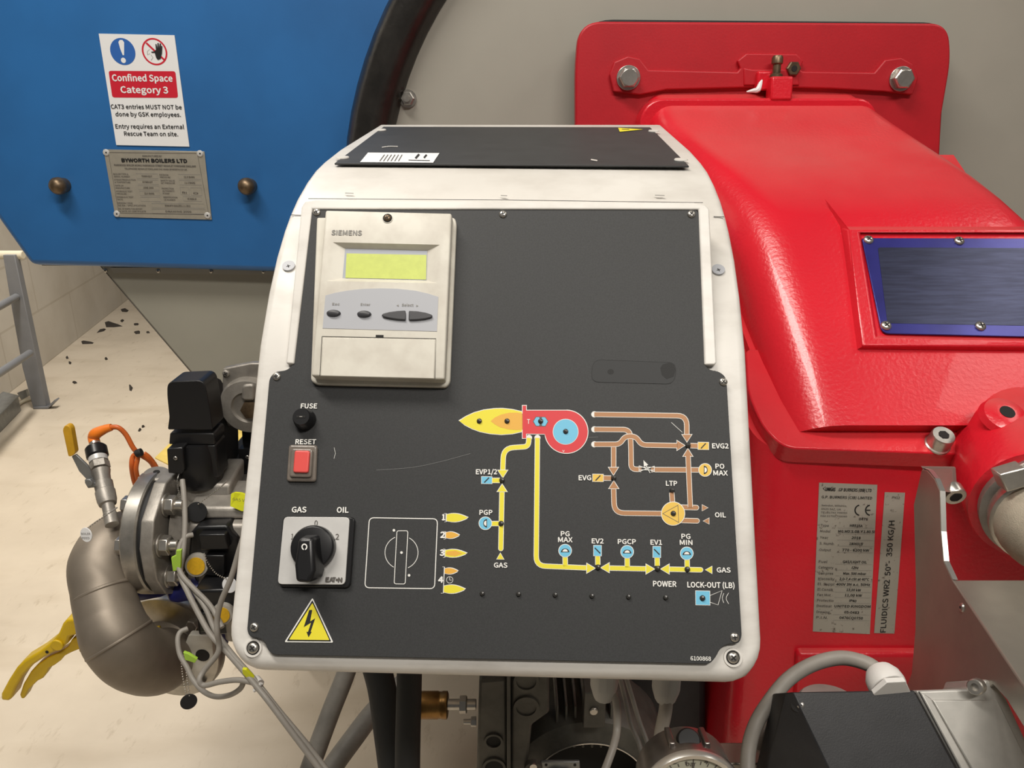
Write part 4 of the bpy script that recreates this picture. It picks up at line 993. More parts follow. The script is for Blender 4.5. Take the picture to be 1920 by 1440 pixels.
b = B(); c = SIDE.hit(1804, 1139, 0); b.m(M_steel).lathe(c, SIDE.n, [(.0042, 0), (.0035, .0012), (.0018, .0015)], 14); b.m(M_hole).cyl(c + SIDE.n * .0015, SIDE.n, .0012, .0003, 8); b.build('rivet', br)

# ---------------------------------------------------------------- servo motor, lower right
SV = facing(W(1620, 1380, .585), 42, 0)
servo = thing('servo_motor', 'servo motor with black cover and silver alloy body at the bottom right corner', 'motor', W(1640, 1420, .6))
b = B(); b.m(M_servo)
tf = [(1486, 1298), (1714, 1294), (1836, 1520), (1590, 1520)]; lf = [(1469, 1296), (1440, 1520)]
T_ = [SV.hit(*p, 0) for p in tf]; Lb = [SV.hit(1472, 1300, -.012), SV.hit(1418, 1520, -.060)]
dn = SV.n * -.07
low = [p + dn for p in T_] + [p + dn * .4 for p in Lb]
b.mesh(T_ + Lb + low, [(0, 1, 2, 3), (0, 3, 5, 4), (6, 9, 8, 7), (0, 4, 10, 6), (4, 5, 11, 10), (3, 9, 11, 5), (0, 6, 7, 1), (1, 7, 8, 2), (2, 8, 9, 3), (6, 10, 11, 9)])
b.build('cover', servo, .0012, 2)
b = B(); c = SV.hit(1499, 1322, -.004); b.m(M_hole).cyl(c - SV.n * .002, SV.n + V((-.5, 0, 0)), .0052, .004, 18); b.screw(c + SV.n * .0022, SV.n + V((-.5, 0, 0)), .0030, M_steel, M_hole); b.build('cover_screw', servo)
b = B(); b.m(M_servos).plate([(1717, 1294), (1840, 1290), (1846, 1272), (1862, 1278), (1888, 1310), (1985, 1520), (1842, 1520)], SV, .06, -.004); b.build('alloy_body', servo, .002)
b = B(); b.m(M_servos).plate([(1748, 1312), (1870, 1312), (1880, 1330), (1972, 1520), (1868, 1520)], SV, .004, -.0015); b.build('raised_panel', servo, .001)
b = B(); b.m(M_servos).plate([(1724, 1295), (1746, 1309), (1864, 1520), (1844, 1520)], SV, .004, -.001); b.build('edge_strip', servo, .001)
b = B(); c = SV.hit(1834, 1286, .004); b.m(M_steel).lathe(c, V((-.6, -.5, .3)), [(.0060, 0), (.0060, .008), (.0052, .009), (.0030, .009), (.0030, .005)], 18); b.build('cap_screw', servo)
b = B(); b.m(M_servos).cyl(W(1560, 1320, .66) - V((0, 0, .04)), (0, .1, 1), .026, .040, 32, .002); b.build('hub', servo)
g0 = W(1668, 1292, .60); gx = (W(1648, 1258, .615) - g0).normalized()
b = B(); b.m(M_glandw).hexp(g0 - gx * .004, gx, .0150, .005).lathe(g0 + gx * .001, gx, [(.0140, 0), (.0145, .004), (.0138, .010), (.0105, .0165), (.007, .0180)], 24); b.build('cable_gland', servo, .0005)
loop = thing('power_cable', 'thick grey power cable looping from the white gland over the servo motor', 'cable', W(1400, 1420, .64))
zq = lambda x, y, z: W(1360 + x * .29167, 1100 + y * .29167, z)
b = B(); b.m(M_cable).tube([g0 + gx * .012, zq(985, 545, .625), zq(900, 490, .63), zq(740, 458, .64), zq(560, 500, .645), zq(400, 600, .645), zq(270, 760, .64), zq(190, 900, .635), zq(150, 1050, .63), zq(140, 1250, .62)], .0060, 16, 8); b.build('outer_sheath', loop)
loop2 = thing('inner_cable', 'grey cable hidden under the looping power cable, entering behind the black servo cover', 'cable', W(1425, 1400, .66))
b = B(); b.m(M_cable).tube([zq(460, 720, .70), zq(370, 790, .69), zq(290, 880, .68), zq(225, 1010, .67), zq(205, 1250, .66)], .0052, 14, 8); b.build('outer_sheath', loop2)
rail = thing('support_rail', 'grey steel rail behind the gauge and the black servo cover', 'rail', W(1410, 1425, .66))
b = B(); b.m(M_sheet).box(W(1430, 1432, .665), (.055, 0, 0), (0, .012, 0), (0, 0, .012)); b.build('bar', rail, .0015)

# ---------------------------------------------------------------- pressure gauge
ga = thing('pressure_gauge', 'round steel pressure gauge with cream dial and black filler plug at bottom edge', 'gauge', W(1295, 1485, .56))
gc = W(1295, 1490, .545); gax = V((0, -1, .18)).normalized(); GR = .0345
b = B(); b.m(M_gcase).lathe(gc - gax * .032, gax, [(GR * .9, 0), (GR, .004), (GR, .030), (GR * 1.06, .031), (GR * 1.06, .034)], 56, capb=False); b.build('case', ga, ang=40)
b = B(); b.m(M_edge).lathe(gc - gax * .032, gax, [(GR * 1.06, .034), (GR * 1.06, .037), (GR * 1.02, .0395), (GR * .93, .0385), (GR * .93, .034)], 56, capa=False, capb=False); b.build('bezel', ga)
GP = Pl(gc + gax * .0035, gax)
b = B(); b.m(M_gauge).lathe(GP.o - gax * .001, gax, [(GR * .94, 0), (GR * .94, .001)], 56); b.m(M_ink2)
gu, gw, _ = basis(gax)
upg = gw if gw.z > 0 else -gw; rg = V((1, 0, 0))
for k in range(-12, 13):
    a = math.radians(k * 11); dv = rg * math.sin(a) + upg * math.cos(a); tv = rg * math.cos(a) - upg * math.sin(a); L_ = .0045 if k % 3 == 0 else .0025
    b.box(GP.o + gax * .0003 + dv * (GR * .76 + L_ / 2), dv * L_ / 2, tv * .0003, gax * .0001)
b.text('bar', GP, (1287, 1436), (1305, 1436), 8, .0006, .02); b.text('4', GP, (1320, 1432), (1327, 1433), 9, .0006, .02)
b.text('2', GP, (1262, 1433), (1269, 1432), 9, .0006, .02)
b.box(GP.o + gax * .001 + upg * .012, upg * .014, rg * .0006, gax * .0002); b.build('dial', ga, smooth=False)
b = B(); c = gc - gax * .016 + (V((0, 0, 1)) - gax * gax.z).normalized() * (GR + .001); b.m(M_blackm).lathe(c - V((0, .003, .003)), V((0, -.65, 1)), [(.0086, -.006), (.0086, .003), (.0074, .0048), (.0030, .0052)], 24); b.build('filler_plug', ga)
for sx in (-1, 1):
    b = B(); b.m(M_gcase).box(c + V((sx * .0125, .0, -.004)), (.0022, 0, 0), (0, .010, -.002), (0, .001, .0035)); b.build('case_rib', ga, .001)

# ---------------------------------------------------------------- pump, fan motor, hoses under the cabinet
zu = lambda x, y: (560 + x * .29167, 1220 + y * .29178)
PU = at_y(.66)
pump = thing('oil_pump', 'dark cast oil pump block with round ports under the cabinet', 'pump', PU.hit(960, 1440, 0))
P_ = lambda pts: [zu(*p) for p in pts]
b = B(); b.m(M_pump).plate(P_([(1160, 195), (1336, 180), (1340, 900), (1140, 900), (1145, 720)]), PU, .08); b.build('pump_body', pump, .003)
b = B(); b.m(M_pump).plate(P_([(1336, 100), (1362, 100), (1364, 900), (1338, 900)]), PU, .085, .004); b.build('joint_flange', pump, .001)
b = B(); b.m(M_pump).plate(P_([(1364, 100), (1610, 100), (1612, 400), (1500, 480), (1470, 760), (1470, 900), (1364, 900)]), PU, .08, -.004); b.build('pump_head', pump, .003)
for x, y, r in ((1253, 577, 16), (1256, 745, 20), (1463, 358, 22), (1463, 190, 22)):
    b = B(); c = PU.hit(*zu(x, y), .0 if x < 1300 else -.004); z = (c - C0).dot(FW); q = r * z / FPX
    b.m(M_pump).lathe(c, (0, -1, 0), [(q * 1.12, 0), (q * 1.1, .0025), (q * .86, .0025), (q * .84, .0005)], 24, capb=False); b.m(M_hole if x < 1300 else M_pump).cyl(c, (0, -1, 0), q * .86, .0008, 24); b.build('port', pump)
b = B(); b.m(M_pump).lathe(PU.hit(1000, 1436, -.004), (0, -1, 0), [(.010, 0), (.010, .006), (.006, .007)], 18); b.m(M_steel).cyl(PU.hit(1000, 1436, .003), (0, -1, 0), .004, .002, 12); b.build('bolt', pump)
for y in (1320, 1353):
    b = B(); c = PU.hit(893, y, -.02); b.m(M_steel).hexp(c, (-1, 0, 0), .0055, .006).cyl(c, (-1, 0, 0), .0028, .014, 10); b.build('bolt', pump)
cup = thing('brass_coupling', 'brass pipe coupling with steel nut beside the dark pump block', 'fitting', PU.hit(820, 1325, -.02))
c = PU.hit(787, 1322, -.02); z = (c - C0).dot(FW); r = 25 * z / FPX
b = B(); b.m(M_brass).lathe(c, (1, 0, 0), [(r, 0), (r, .020), (r * .96, .021), (r * .96, .024), (r * 1.0, .025), (r * 1.0, .030), (r * .85, .031), (r * .6, .031)], 28); b.build('sleeve', cup)
b = B(); b.m(M_steel).hexp(PU.hit(862, 1321, -.015), (1, 0, 0), .0095, .008).cyl(PU.hit(840, 1321, -.015), (1, 0, 0), .0058, .030, 14); b.build('nut', cup)
# fan motor
FM = at_y(.70)
mo = thing('fan_motor', 'dark finned fan motor with black round end opening under the cabinet', 'motor', FM.hit(1105, 1470, 0))
mc = FM.hit(1105, 1480, 0); zz = (mc - C0).dot(FW); k_ = zz / FPX
b = B(); b.m(M_pump).lathe(mc + V((0, .10, 0)), (0, -1, 0), [(150 * k_, 0), (158 * k_, .01), (158 * k_, .085), (150 * k_, .095), (112 * k_, .10), (108 * k_, .100), (106 * k_, .02)], 56, capb=True); b.build('motor_end', mo, ang=40)
b = B(); b.m(M_edge).lathe(mc + V((0, -.0005, 0)), (0, -1, 0), [(111 * k_, 0), (111 * k_, .0012), (109 * k_, .0012), (109 * k_, 0)], 56, capa=False, capb=False); b.build('rim', mo)
b = B(); b.m(M_blackm).plate([(1130, 1250), (1325, 1250), (1325, 1520), (1130, 1520)], at_y(.84), .10); b.build('dark_gap_filler', mo, .01)  # made-up black block standing in for dark pipes and shade in this gap
b = B(); b.m(M_hole).cyl(mc + V((0, .045, 0)), (0, -1, 0), 105 * k_, .002, 40); b.build('dark_cavity', mo)
for i in range(7):
    b = B(); b.m(M_pump).box(FM.hit(1040 + i * 16, 1306, -.06), (.0014, 0, 0), (0, .05, 0), (0, 0, .030)); b.build('cooling_fin', mo, .0006)
b = B(); b.m(M_pump).box(FM.hit(1075, 1300, -.12), (.05, 0, 0), (0, .008, 0), (0, 0, .045)); b.build('fin_back', mo)
b = B(); b.m(M_pump).box(FM.hit(1113, 1318, .0), (.012, 0, 0), (0, .012, 0), (0, 0, .024)).m(M_steel).cyl(FM.hit(1113, 1332, .012), (0, -1, 0), .005, .003, 12); b.build('lifting_lug', mo, .002)
b = B(); b.m(M_galv).plate([(1014, 1429), (1087, 1429), (1090, 1500), (1010, 1500)], FM, .004, .03); b.build('connector_plate', mo, .001)
b = B(); b.m(M_steel).cyl(FM.hit(1048, 1462, .03), (0, -1, 0), .018, .006, 28, .001); b.build('connector_ring', mo)
for x in (1024, 1078):
    b = B(); b.m(M_hole).cyl(FM.hit(x, 1434, .03), (0, -1, 0), .0016, .0006, 10); b.build('hole', mo)
# cables from the glands
def cable(name, label, pts, r, m=M_cable, cat='cable', group=None, sub=8):
    t = thing(name, label, cat, pts[0], group)
    bb = B(); bb.m(m).tube(pts, r, 12, sub); bb.build('sheath', t); return t
cable('gland_cable', 'grey cable hanging from the left cable gland under the cabinet', [W(1146, 1290, .60), W(1156, 1320, .60), W(1157, 1365, .60), W(1150, 1400, .59), W(1132, 1450, .58), W(1118, 1490, .58)], .0030)
cable('gland_cable', 'grey cable dropping from the right cable gland behind the pressure gauge', [W(1250, 1296, .60), W(1248, 1330, .605), W(1240, 1370, .615), W(1228, 1440, .62)], .0054)
cable('thin_cable', 'thin dark grey cable between the two cable glands, left of the pair', [W(1162, 1270, .68), W(1172, 1310, .68), W(1184, 1360, .67), W(1200, 1400, .66), W(1214, 1470, .65)], .0021, M_conduit)
cable('thin_cable', 'thin dark grey cable between the two cable glands, right of the pair', [W(1174, 1270, .70), W(1186, 1310, .70), W(1198, 1350, .70), W(1216, 1400, .69), W(1232, 1470, .68)], .0021, M_conduit)
# black hoses and conduits
cable('rubber_hose', 'black rubber hose under the cabinet, leaning, left of the pair', [W(700, 1230, .80), W(716, 1290, .80), W(727, 1370, .80), W(736, 1440, .80), W(745, 1520, .80)], .0150, M_rubber, 'hose')
cable('rubber_hose', 'black rubber hose under the cabinet, upright, beside the brass coupling', [W(768, 1230, .76), W(767, 1290, .76), W(765, 1370, .76), W(764, 1440, .76), W(764, 1520, .76)], .0125, M_rubber, 'hose')
cable('pipe_conduit', 'grey sleeved pipe under the cabinet running down left behind the thin cables', [W(672, 1190, .95), W(648, 1264, .94), W(622, 1330, .93), W(596, 1400, .92), W(575, 1460, .91), W(560, 1530, .91)], .0115, M_conduit, 'pipe')
cable('pipe_conduit', 'grey sleeved pipe slanting out from behind the black rubber hoses', [W(770, 1268, 1.06), W(705, 1330, 1.03), W(662, 1385, 1.0), W(622, 1440, .98), W(585, 1500, .96)], .0135, M_conduit, 'pipe')

# ---------------------------------------------------------------- gas train on the left
ZG = .95
G = lambda x, y, z=ZG: W(x, y, z)
px = lambda n, z=ZG: n * z / FPX
elbow = thing('elbow_pipe', 'large stainless steel pipe bend curling down from the bolted flange', 'pipe', G(235, 1150))
b = B(); b.m(M_stain).tube([G(290, 1006, 1.0), G(246, 1008, .99), G(211, 1024, .972), G(190, 1060, .954), G(191, 1102, .942), G(203, 1150, .934), G(218, 1192, .928), G(245, 1225, .94), G(277, 1240, .972), G(301, 1240, 1.015), G(312, 1228, 1.06)], px(60, .94), 36, 8, rs=[px(51, 1), px(53, .98), px(56, .97), px(57, .95), px(53.5, .94), px(57, .93), px(62, .93), px(63, .93), px(63, .94), px(59, 1), px(52, 1.04)]); b.build('bend', elbow, ang=60)
b = B(); b.m(M_stain)
for A1, A2, rr_ in ((G(193, 1108, .9405), G(195, 1114, .9395), px(55.2, .94)), (G(222, 1198, .928), G(225, 1203, .928), px(63.3, .928))):
    b.cyl2(A1, A2, rr_, 40)
b.build('weld_bead', elbow, .0012)
fx = G(312, 995, 1.0); R1 = px(115, 1.0)
b = B(); b.m(M_flange).lathe(fx + V((-.022, 0, 0)), (1, 0, 0), [(R1 * .6, -.001), (R1 - .002, 0), (R1, .002), (R1, .018), (R1 - .002, .020)], 56); b.build('flange', elbow, ang=40)
for k in range(8):
    a = math.radians(-14 + 45 * k); c = fx + V((-.022, -math.cos(a) * R1 * .80, -math.sin(a) * R1 * .80))
    b = B(); b.m(M_steel).hexp(c, (-1, 0, 0), .012, .009); b.build('bolt_head', elbow, .0006)
valve = thing('gas_valve', 'cast aluminium gas valve body with octagonal bolted flange left of the cabinet', 'valve', G(400, 1010, 1.02))
b = B(); b.m(M_blackm).cyl(fx + V((-.002, 0, 0)), (1, 0, 0), R1 * .93, .007, 48); b.build('gasket', valve)
b = B(); b.m(M_cast); f2 = fx + V((.005, 0, 0)); R2_ = R1 * 1.06
oct_ = [f2 + V((0, math.cos(math.radians(a)) * R2_, math.sin(math.radians(a)) * R2_ * .98)) for a in (15, 38, 75, 105, 142, 165, 195, 218, 255, 285, 322, 345)]
b.prism(oct_, V((.016, 0, 0))); b.build('flange', valve, .002, 3)
for k in range(8):
    a = math.radians(-14 + 45 * k); c = f2 + V((.016, -math.cos(a) * R1 * .80, -math.sin(a) * R1 * .80))
    b = B(); b.m(M_steel).cyl(c, (1, 0, 0), .0145, .0025, 22).hexp(c + V((.0025, 0, 0)), (1, 0, 0), .0125, .011).cyl(c, (1, 0, 0), .0068, .022, 14); b.build('flange_nut', valve, .0006)
b = B(); b.m(M_cast); ax0 = fx + V((.03, 0, 0))
b.lathe(ax0 + V((0, .01, 0)), (1, 0, 0), [(R1 * .72, -.006), (R1 * .56, .006), (R1 * .50, .02), (R1 * .52, .045)], 40); b.prism([G(352, 955, .985), G(560, 955, .985), G(560, 1100, .985), G(352, 1100, .985)], V((0, .16, 0))); b.prism([V((-.35, 1.0, 1.06)), V((.10, 1.0, 1.06)), V((.10, 1.0, .67)), V((-.35, 1.0, .67))], V((0, .30, 0))); b.build('body', valve, ang=40)  # last prism is an unseen block added to shade the floor below
bc = G(384, 940, 1.03)
b = B(); b.m(M_cast).lathe(V((bc.x, bc.y, bc.z - .05)), (0, 0, 1), [(px(62), 0), (px(58), .04), (px(40), .070), (px(37), .085), (px(40), .094)], 32); b.build('bonnet', valve, ang=40)
for x0, y0, x1, y1, z_ in ((350, 952, 470, 974, .962), (350, 984, 466, 1010, .955), (346, 908, 432, 944, .985)):
    b = B(); b.m(M_cast).prism([G(x0, y0, z_), G(x1, y0, z_), G(x1, y1, z_), G(x0, y1, z_)], V((0, .06, .01))); b.build('cast_rib', valve, .004, 3)
b = B(); b.m(M_cast).lathe(G(294, 888, .985), (.15, -.1, 1), [(.016, -.012), (.016, 0), (.014, .002)], 22); b.m(M_hole).cyl(G(294, 887.5, .985) + V((0, 0, .002)), (.15, -.1, 1), .004, .0006, 12); b.build('test_point', valve)
b = B(); b.m(M_flyel).tube([G(434, 945, .95), G(446, 940, .955), G(470, 945, .96)], .0001, 8, 4)
st = B(); st.m(M_flyel).prism([G(433, 927, .955), G(440, 924, .955), G(452, 925, .958), G(480, 935, .962), G(480, 962, .962), G(452, 958, .958), G(432, 949, .955)], V((0, .003, 0)))
st.m(M_ink2); SPL = at_y(G(445, 940, .955).y); st.text('GAS VALVE', SPL, (436, 938), (478, 944), 5, .003); b.bm.free(); st.build('yellow_tag', valve, .0, smooth=False, label='yellow sticker with black lettering')
# black valve actuator
AC = at_y(G(350, 800, .955).y)
act = thing('valve_actuator', 'tall black valve actuator with rounded top standing on the gas valve', 'actuator', G(370, 905, 1.0))
ap = round_px([(313, 716), (383, 713), (392, 760), (399, 806), (314, 806), (317, 782), (313, 742)], [16, 14, 6, 4, 4, 4, 6])
b = B(); b.m(M_black).plate(ap, AC, .040); b.build('cover', act, .004, 3)
b = B(); b.m(M_black).plate([(318, 812), (400, 812), (403, 818), (403, 834), (316, 834)], AC, .035, -.002); b.build('ring', act, .002)
b = B(); b.m(M_black).plate([(320, 834), (404, 834), (412, 896), (345, 898), (326, 880)], AC, .035, -.003); b.build('base', act, .003)
b = B(); b.m(M_black).lathe(G(381, 905, 1.0), (0, 0, 1), [(px(37), 0), (px(40), .006), (px(40), .045), (px(36), .06)], 36); b.build('collar', act, ang=40)
b = B(); b.m(M_black).plate([(312, 842), (342, 839), (346, 880), (340, 890), (315, 888)], AC, .03, .014); jb = b.build('terminal_box', act, .002)
b = B(); b.screw(AC.hit(329, 859, .0142), AC.n, .0026, M_steel, M_hole); b.build('screw', jb)
b = B(); b.m(M_blackm).prism([G(383, 716, 1.0), G(398, 722, 1.06), G(428, 780, 1.06), G(436, 900, 1.06), G(412, 905, 1.0), G(398, 800, 1.0)], V((.0, .03, 0))); b.build('side_housing', act, .003)
# second actuator half hidden by the cabinet
RG = at_y(G(455, 760, 1.04).y)
reg = thing('regulator_actuator', 'grey pressure regulator disc with brown hex plug half hidden by the cabinet', 'regulator', G(460, 890, 1.07))
b = B(); b.m(M_cast).plate(round_px([(417, 692), (424, 690), (470, 681), (530, 681), (530, 800), (421, 800), (417, 740)], 4), RG, .012); b.build('mounting_plate', reg, .003)
b = B(); c = RG.hit(470, 757, 0); q = px(54, 1.04); b.m(M_cast).lathe(c, (0, -1, 0), [(q, -.006), (q, .006), (q * .93, .013), (q * .55, .015), (q * .5, .011)], 44); disc = b.build('disc', reg, ang=40)
b = B(); b.m(M_cast).plate(round_px([(453, 722), (476, 720), (477, 752), (452, 752)], 8), RG, .006, .018); b.build('grip_recess', disc, .003)
b = B(); b.m(M_bronze).hexp(RG.hit(470, 768, .014), (0, -1, 0), px(18, 1.04), .004); b.build('hex_plug', disc)
b = B(); b.screw(RG.hit(424, 700, 0), (0, -1, 0), .005, M_cast, M_hole); b.build('screw', reg)
b = B(); b.m(M_black).plate([(452, 806), (530, 806), (530, 900), (448, 900), (446, 842), (454, 838)], RG, .06, -.01); b.build('base', reg, .003)
b = B(); b.m(M_black).plate([(447, 842), (530, 842), (530, 872), (449, 872)], RG, .03, .006); b.screw(RG.hit(464, 857, .0062), (0, -1, 0), .0028, M_steel, M_hole); b.build('terminal_box', reg, .002)
b = B(); b.m(M_blackm).plate([(418, 858), (530, 858), (530, 930), (432, 930)], at_y(G(450, 880, 1.08).y), .08); b.build('lower_body', reg, .003)
# pressure switches
def pswitch(label, bx, cx, cy, r, z_, extra):
    t = thing('pressure_switch', label, 'switch', G(cx, cy + 20, z_))
    PS = at_y(G(cx, cy, z_).y)
    bb = B(); bb.m(M_black).plate(bx, PS, .045, -.010); bb.build('housing', t, .003)
    for e_ in extra:
        bb = B(); bb.m(M_black).plate(e_, PS, .02, 0.0); bb.build('housing_step', t, .0015)
    cc_ = PS.hit(cx, cy, 0); q_ = px(r, z_)
    ax_ = V((.05, -1, .25)).normalized()
    bb = B(); bb.m(M_clearp).lathe(cc_ - ax_ * .02, ax_, [(q_, 0), (q_, .016), (q_ * .92, .020), (q_ * .70, .0205)], 32); dl = bb.build('clear_cap', t)
    bb = B(); bb.m(M_dial).cyl(cc_ + ax_ * .0005, ax_, q_ * .72, .0012, 28); bb.build('dial', dl)
    bb = B(); bb.m(M_cast).cyl(cc_ + V((.004, .02, -.045)), (0, 0, 1), q_ * .85, .03, 24); bb.build('port', t)
    return t
pswitch('black gas pressure switch with yellow dial below the valve body', [(356, 1000), (368, 988), (426, 986), (434, 1000), (446, 1010), (446, 1088), (366, 1092), (352, 1050)], 368, 1061, 23, .95, ([(372, 1003), (422, 1002), (428, 1030), (376, 1032)], [(384, 1042), (420, 1042), (420, 1080), (388, 1080)]))
pswitch('lower black gas pressure switch with yellow dial near the cabinet edge', [(362, 1108), (450, 1105), (452, 1190), (372, 1192)], 416, 1153, 21, .93, ([(372, 1150), (396, 1150), (400, 1186), (374, 1186)],))
b = B(); b.m(M_cast).prism([G(380, 1084, 1.0), G(470, 1080, 1.0), G(470, 1110, 1.0), G(376, 1112, 1.0)], V((0, .08, 0))); b.build('lower_rib', valve, .003)
# butterfly valve: blue body, lower flange, yellow lever
bv = thing('butterfly_valve', 'blue butterfly valve with yellow squeeze lever behind the steel bend', 'valve', G(335, 1180, 1.02))
LFn = V((.18, .93, -.05)).normalized(); lf0 = G(315, 1216, 1.075)
b = B(); b.m(M_bluev).lathe(lf0 + LFn * .022, LFn, [(px(92), 0), (px(94), .004), (px(94), .03), (px(92), .034)], 40); b.build('body', bv, ang=40)
for x, y, z_, r_, in ((276, 1106, 1.005, 19), (344, 1104, .985, 26)):
    b = B(); b.m(M_bluev).lathe(G(x - 26, y + 8, z_), V((1, .1, .15)), [(px(r_ * .6), 0), (px(r_ * .8), .010), (px(r_ * .8), .034), (px(r_ * .6), .044)], 20); b.build('lug', bv, .003)
b = B(); b.m(M_handle)
HD = at_y(G(100, 1200, 1.0).y)
z4 = lambda x, y: (x / 3.0, 960 + y / 3.0)
up_ = [(425, 602), (372, 606), (350, 632), (325, 690), (290, 730), (220, 785), (130, 840), (90, 880), (45, 950), (5, 1025), (4, 1060), (48, 1066), (68, 1046), (90, 985), (130, 920), (185, 862), (260, 812), (340, 772), (376, 745), (388, 704), (440, 690), (460, 640)]
b.plate([z4(*p) for p in up_], HD, .022, .004); b.build('lever', bv, .003, 3)
b = B(); b.m(M_handle); lo_ = [(470, 690), (425, 706), (400, 722), (380, 760), (340, 785), (270, 818), (220, 852), (170, 902), (130, 970), (110, 1030), (118, 1052), (135, 1052), (160, 1000), (210, 952), (240, 937), (262, 905), (272, 880), (302, 866), (340, 838), (362, 812), (400, 792), (450, 772)]
b.plate([z4(*p) for p in lo_], HD, .016, -.004); b.build('trigger', bv, .003, 3)
b = B(); b.m(M_hole).cyl(HD.hit(*z4(265, 787), .004), (0, -1, 0), .0022, .0005, 12); b.build('pivot_hole', bv)
b = B(); b.m(M_handle).cyl(HD.hit(*z4(325, 745), .004), (0, -1, 0), .008, .003, 18); b.build('pivot_boss', bv, .001)
b = B(); b.m(M_handle).cyl2(HD.hit(152, 1205, -.01), G(300, 1190, 1.04), .012, 14); b.build('stem', bv)
lf = thing('lower_flange', 'tarnished round steel flange facing down inside the pipe bend', 'flange', lf0)
b = B(); b.m(M_flange).lathe(lf0, LFn, [(px(70), -.002), (px(116), 0), (px(118), .002), (px(118), .016), (px(116), .018)], 48); b.build('disc', lf, ang=40)
b = B(); b.m(M_stain).lathe(lf0 - LFn * .020, LFn, [(px(58), 0), (px(60), .012), (px(70), .020)], 40); b.build('weld_neck', lf, ang=50)
for k in range(4):
    a = math.radians(45 + 90 * k); u1, w1, _ = basis(LFn); c = lf0 + (u1 * math.cos(a) + w1 * math.sin(a)) * px(96)
    b = B(); b.m(M_steel).hexp(c, -LFn, .009, .007); b.build('bolt', lf, .0005)
bp = thing('valve_nameplate', 'beige flat valve plate hanging below the pipe bend behind the black round tag', 'plate', G(360, 1250, 1.02))
BP = at_y(G(360, 1230, 1.02).y)
b = B(); b.m(M_cream).plate(round_px([z4(1060, 690), z4(1190, 700), z4(1200, 800), z4(1170, 900), z4(1080, 980), z4(960, 985), z4(880, 960), z4(1000, 860)], 6), BP, .010); b.build('plate_body', bp, .002)
for x, y, r_ in ((1140, 805, 13), (1015, 905, 10)):
    b = B(); b.m(M_hole).cyl(BP.hit(*z4(x, y), 0), (0, -1, 0), px(r_, 1.02), .0008, 20); b.build('hole', bp)

# small ball valve with sensor
ball = thing('ball_valve', 'small nickel ball valve with yellow lever on top of the pipe bend', 'valve', G(206, 965, .95))
top = G(178, 832, .985); bot = G(207, 968, .935); ax = (top - bot).normalized(); Lq = (top - bot).length
b = B(); b.m(M_cast); q = lambda n_: px(n_, .955)
b.lathe(bot - ax * .012, ax, [(q(12), 0), (q(12), Lq * .14), (q(11), Lq * .15), (q(11), Lq * .26), (q(15), Lq * .27), (q(17), Lq * .32), (q(17.5), Lq * .44), (q(16), Lq * .45), (q(16.5), Lq * .56), (q(14), Lq * .57), (q(15), Lq * .66), (q(17), Lq * .72)], 24); b.build('body', ball, ang=30)
b = B(); b.m(M_blackm).cyl(bot + ax * Lq * .17, ax, q(11.6), Lq * .05, 20); b.build('thread_seal', ball)
b = B(); b.m(M_galv); LP = at_y(G(150, 870, .94).y)
b.plate([(134, 856), (142, 852), (163, 872), (170, 884), (172, 905), (178, 913), (166, 915), (161, 898), (148, 884)], LP, .003, .004); b.cyl(LP.hit(170, 902, .006), (0, -1, 0), .005, .005, 6); b.plate([(158, 900), (178, 906), (179, 914), (165, 916), (160, 908)], LP, .016, .002); b.build('arm', ball, .0008)
b = B(); b.m(M_lever).plate(round_px([(117, 806), (121, 798), (128, 798), (133, 804), (141, 850), (136, 855), (128, 857)], 5), LP, .009, .007); b.build('lever', ball, .0025, 3)
sen = thing('pressure_sensor', 'slim pressure sensor with black collar plugged in above the small ball valve', 'sensor', bot + ax * Lq * .7)
b = B(); b.m(M_cast).hexp(bot + ax * Lq * .64, ax, q(18), Lq * .10).lathe(bot + ax * Lq * .73, ax, [(q(16), 0), (q(16.5), Lq * .10)], 24); b.build('body', sen)
b = B(); b.m(M_silver).lathe(bot + ax * Lq * .735, ax, [(q(16.8), 0), (q(16.8), Lq * .08)], 24, False, False); b.build('label_band', sen)
b = B(); b.m(M_black).lathe(bot + ax * Lq * .80, ax, [(q(17), 0), (q(19.5), .002), (q(19.5), Lq * .13), (q(17), Lq * .15), (q(8), Lq * .15)], 28); b.build('collar', sen, ang=30)
b = B(); b.m(M_edge).lathe(bot + ax * Lq * .93, ax, [(q(10), 0), (q(10), Lq * .05), (q(9.5), Lq * .052), (q(9.5), Lq * .10)], 22); b.build('plug_nut', sen)
oc_ = thing('sensor_cable', 'orange sensor cable with right-angled plug looping down behind the flange', 'cable', G(209, 800, .985))
pe = bot + ax * Lq * 1.01
b = B(); b.m(M_orangep).tube([pe, pe + ax * .009, G(180, 813, .985), G(196, 805, .985), G(209, 801, .985)], .007, 14, 6, rs=[.0066, .0068, .0075, .0058, .0046]); b.build('plug', oc_)
b = B(); b.m(M_orange).tube([G(208, 801, .985), G(222, 802, .985), G(236, 815, .99), G(250, 840, .995), G(262, 852, 1.0), G(278, 862, 1.01), G(288, 874, 1.02), G(296, 900, 1.03)], .0032, 10, 8); b.tube([G(262, 850, 1.0), G(250, 855, 1.0), G(247, 872, 1.0), G(250, 895, 1.01), G(256, 915, 1.02)], .0032, 10, 8); b.tube([G(270, 850, 1.005), G(280, 858, 1.01), G(293, 876, 1.02), G(300, 900, 1.03)], .0030, 10, 8); b.tube([G(258, 848, .998), G(258, 860, .998), G(255, 880, 1.0), G(260, 905, 1.01)], .003, 10, 8); b.build('lead', oc_)
b = B(); b.m(M_blackm).cyl2(G(255, 851, .99), G(266, 847, .99), .0052, 12); b.build('cable_tie', oc_, .001)

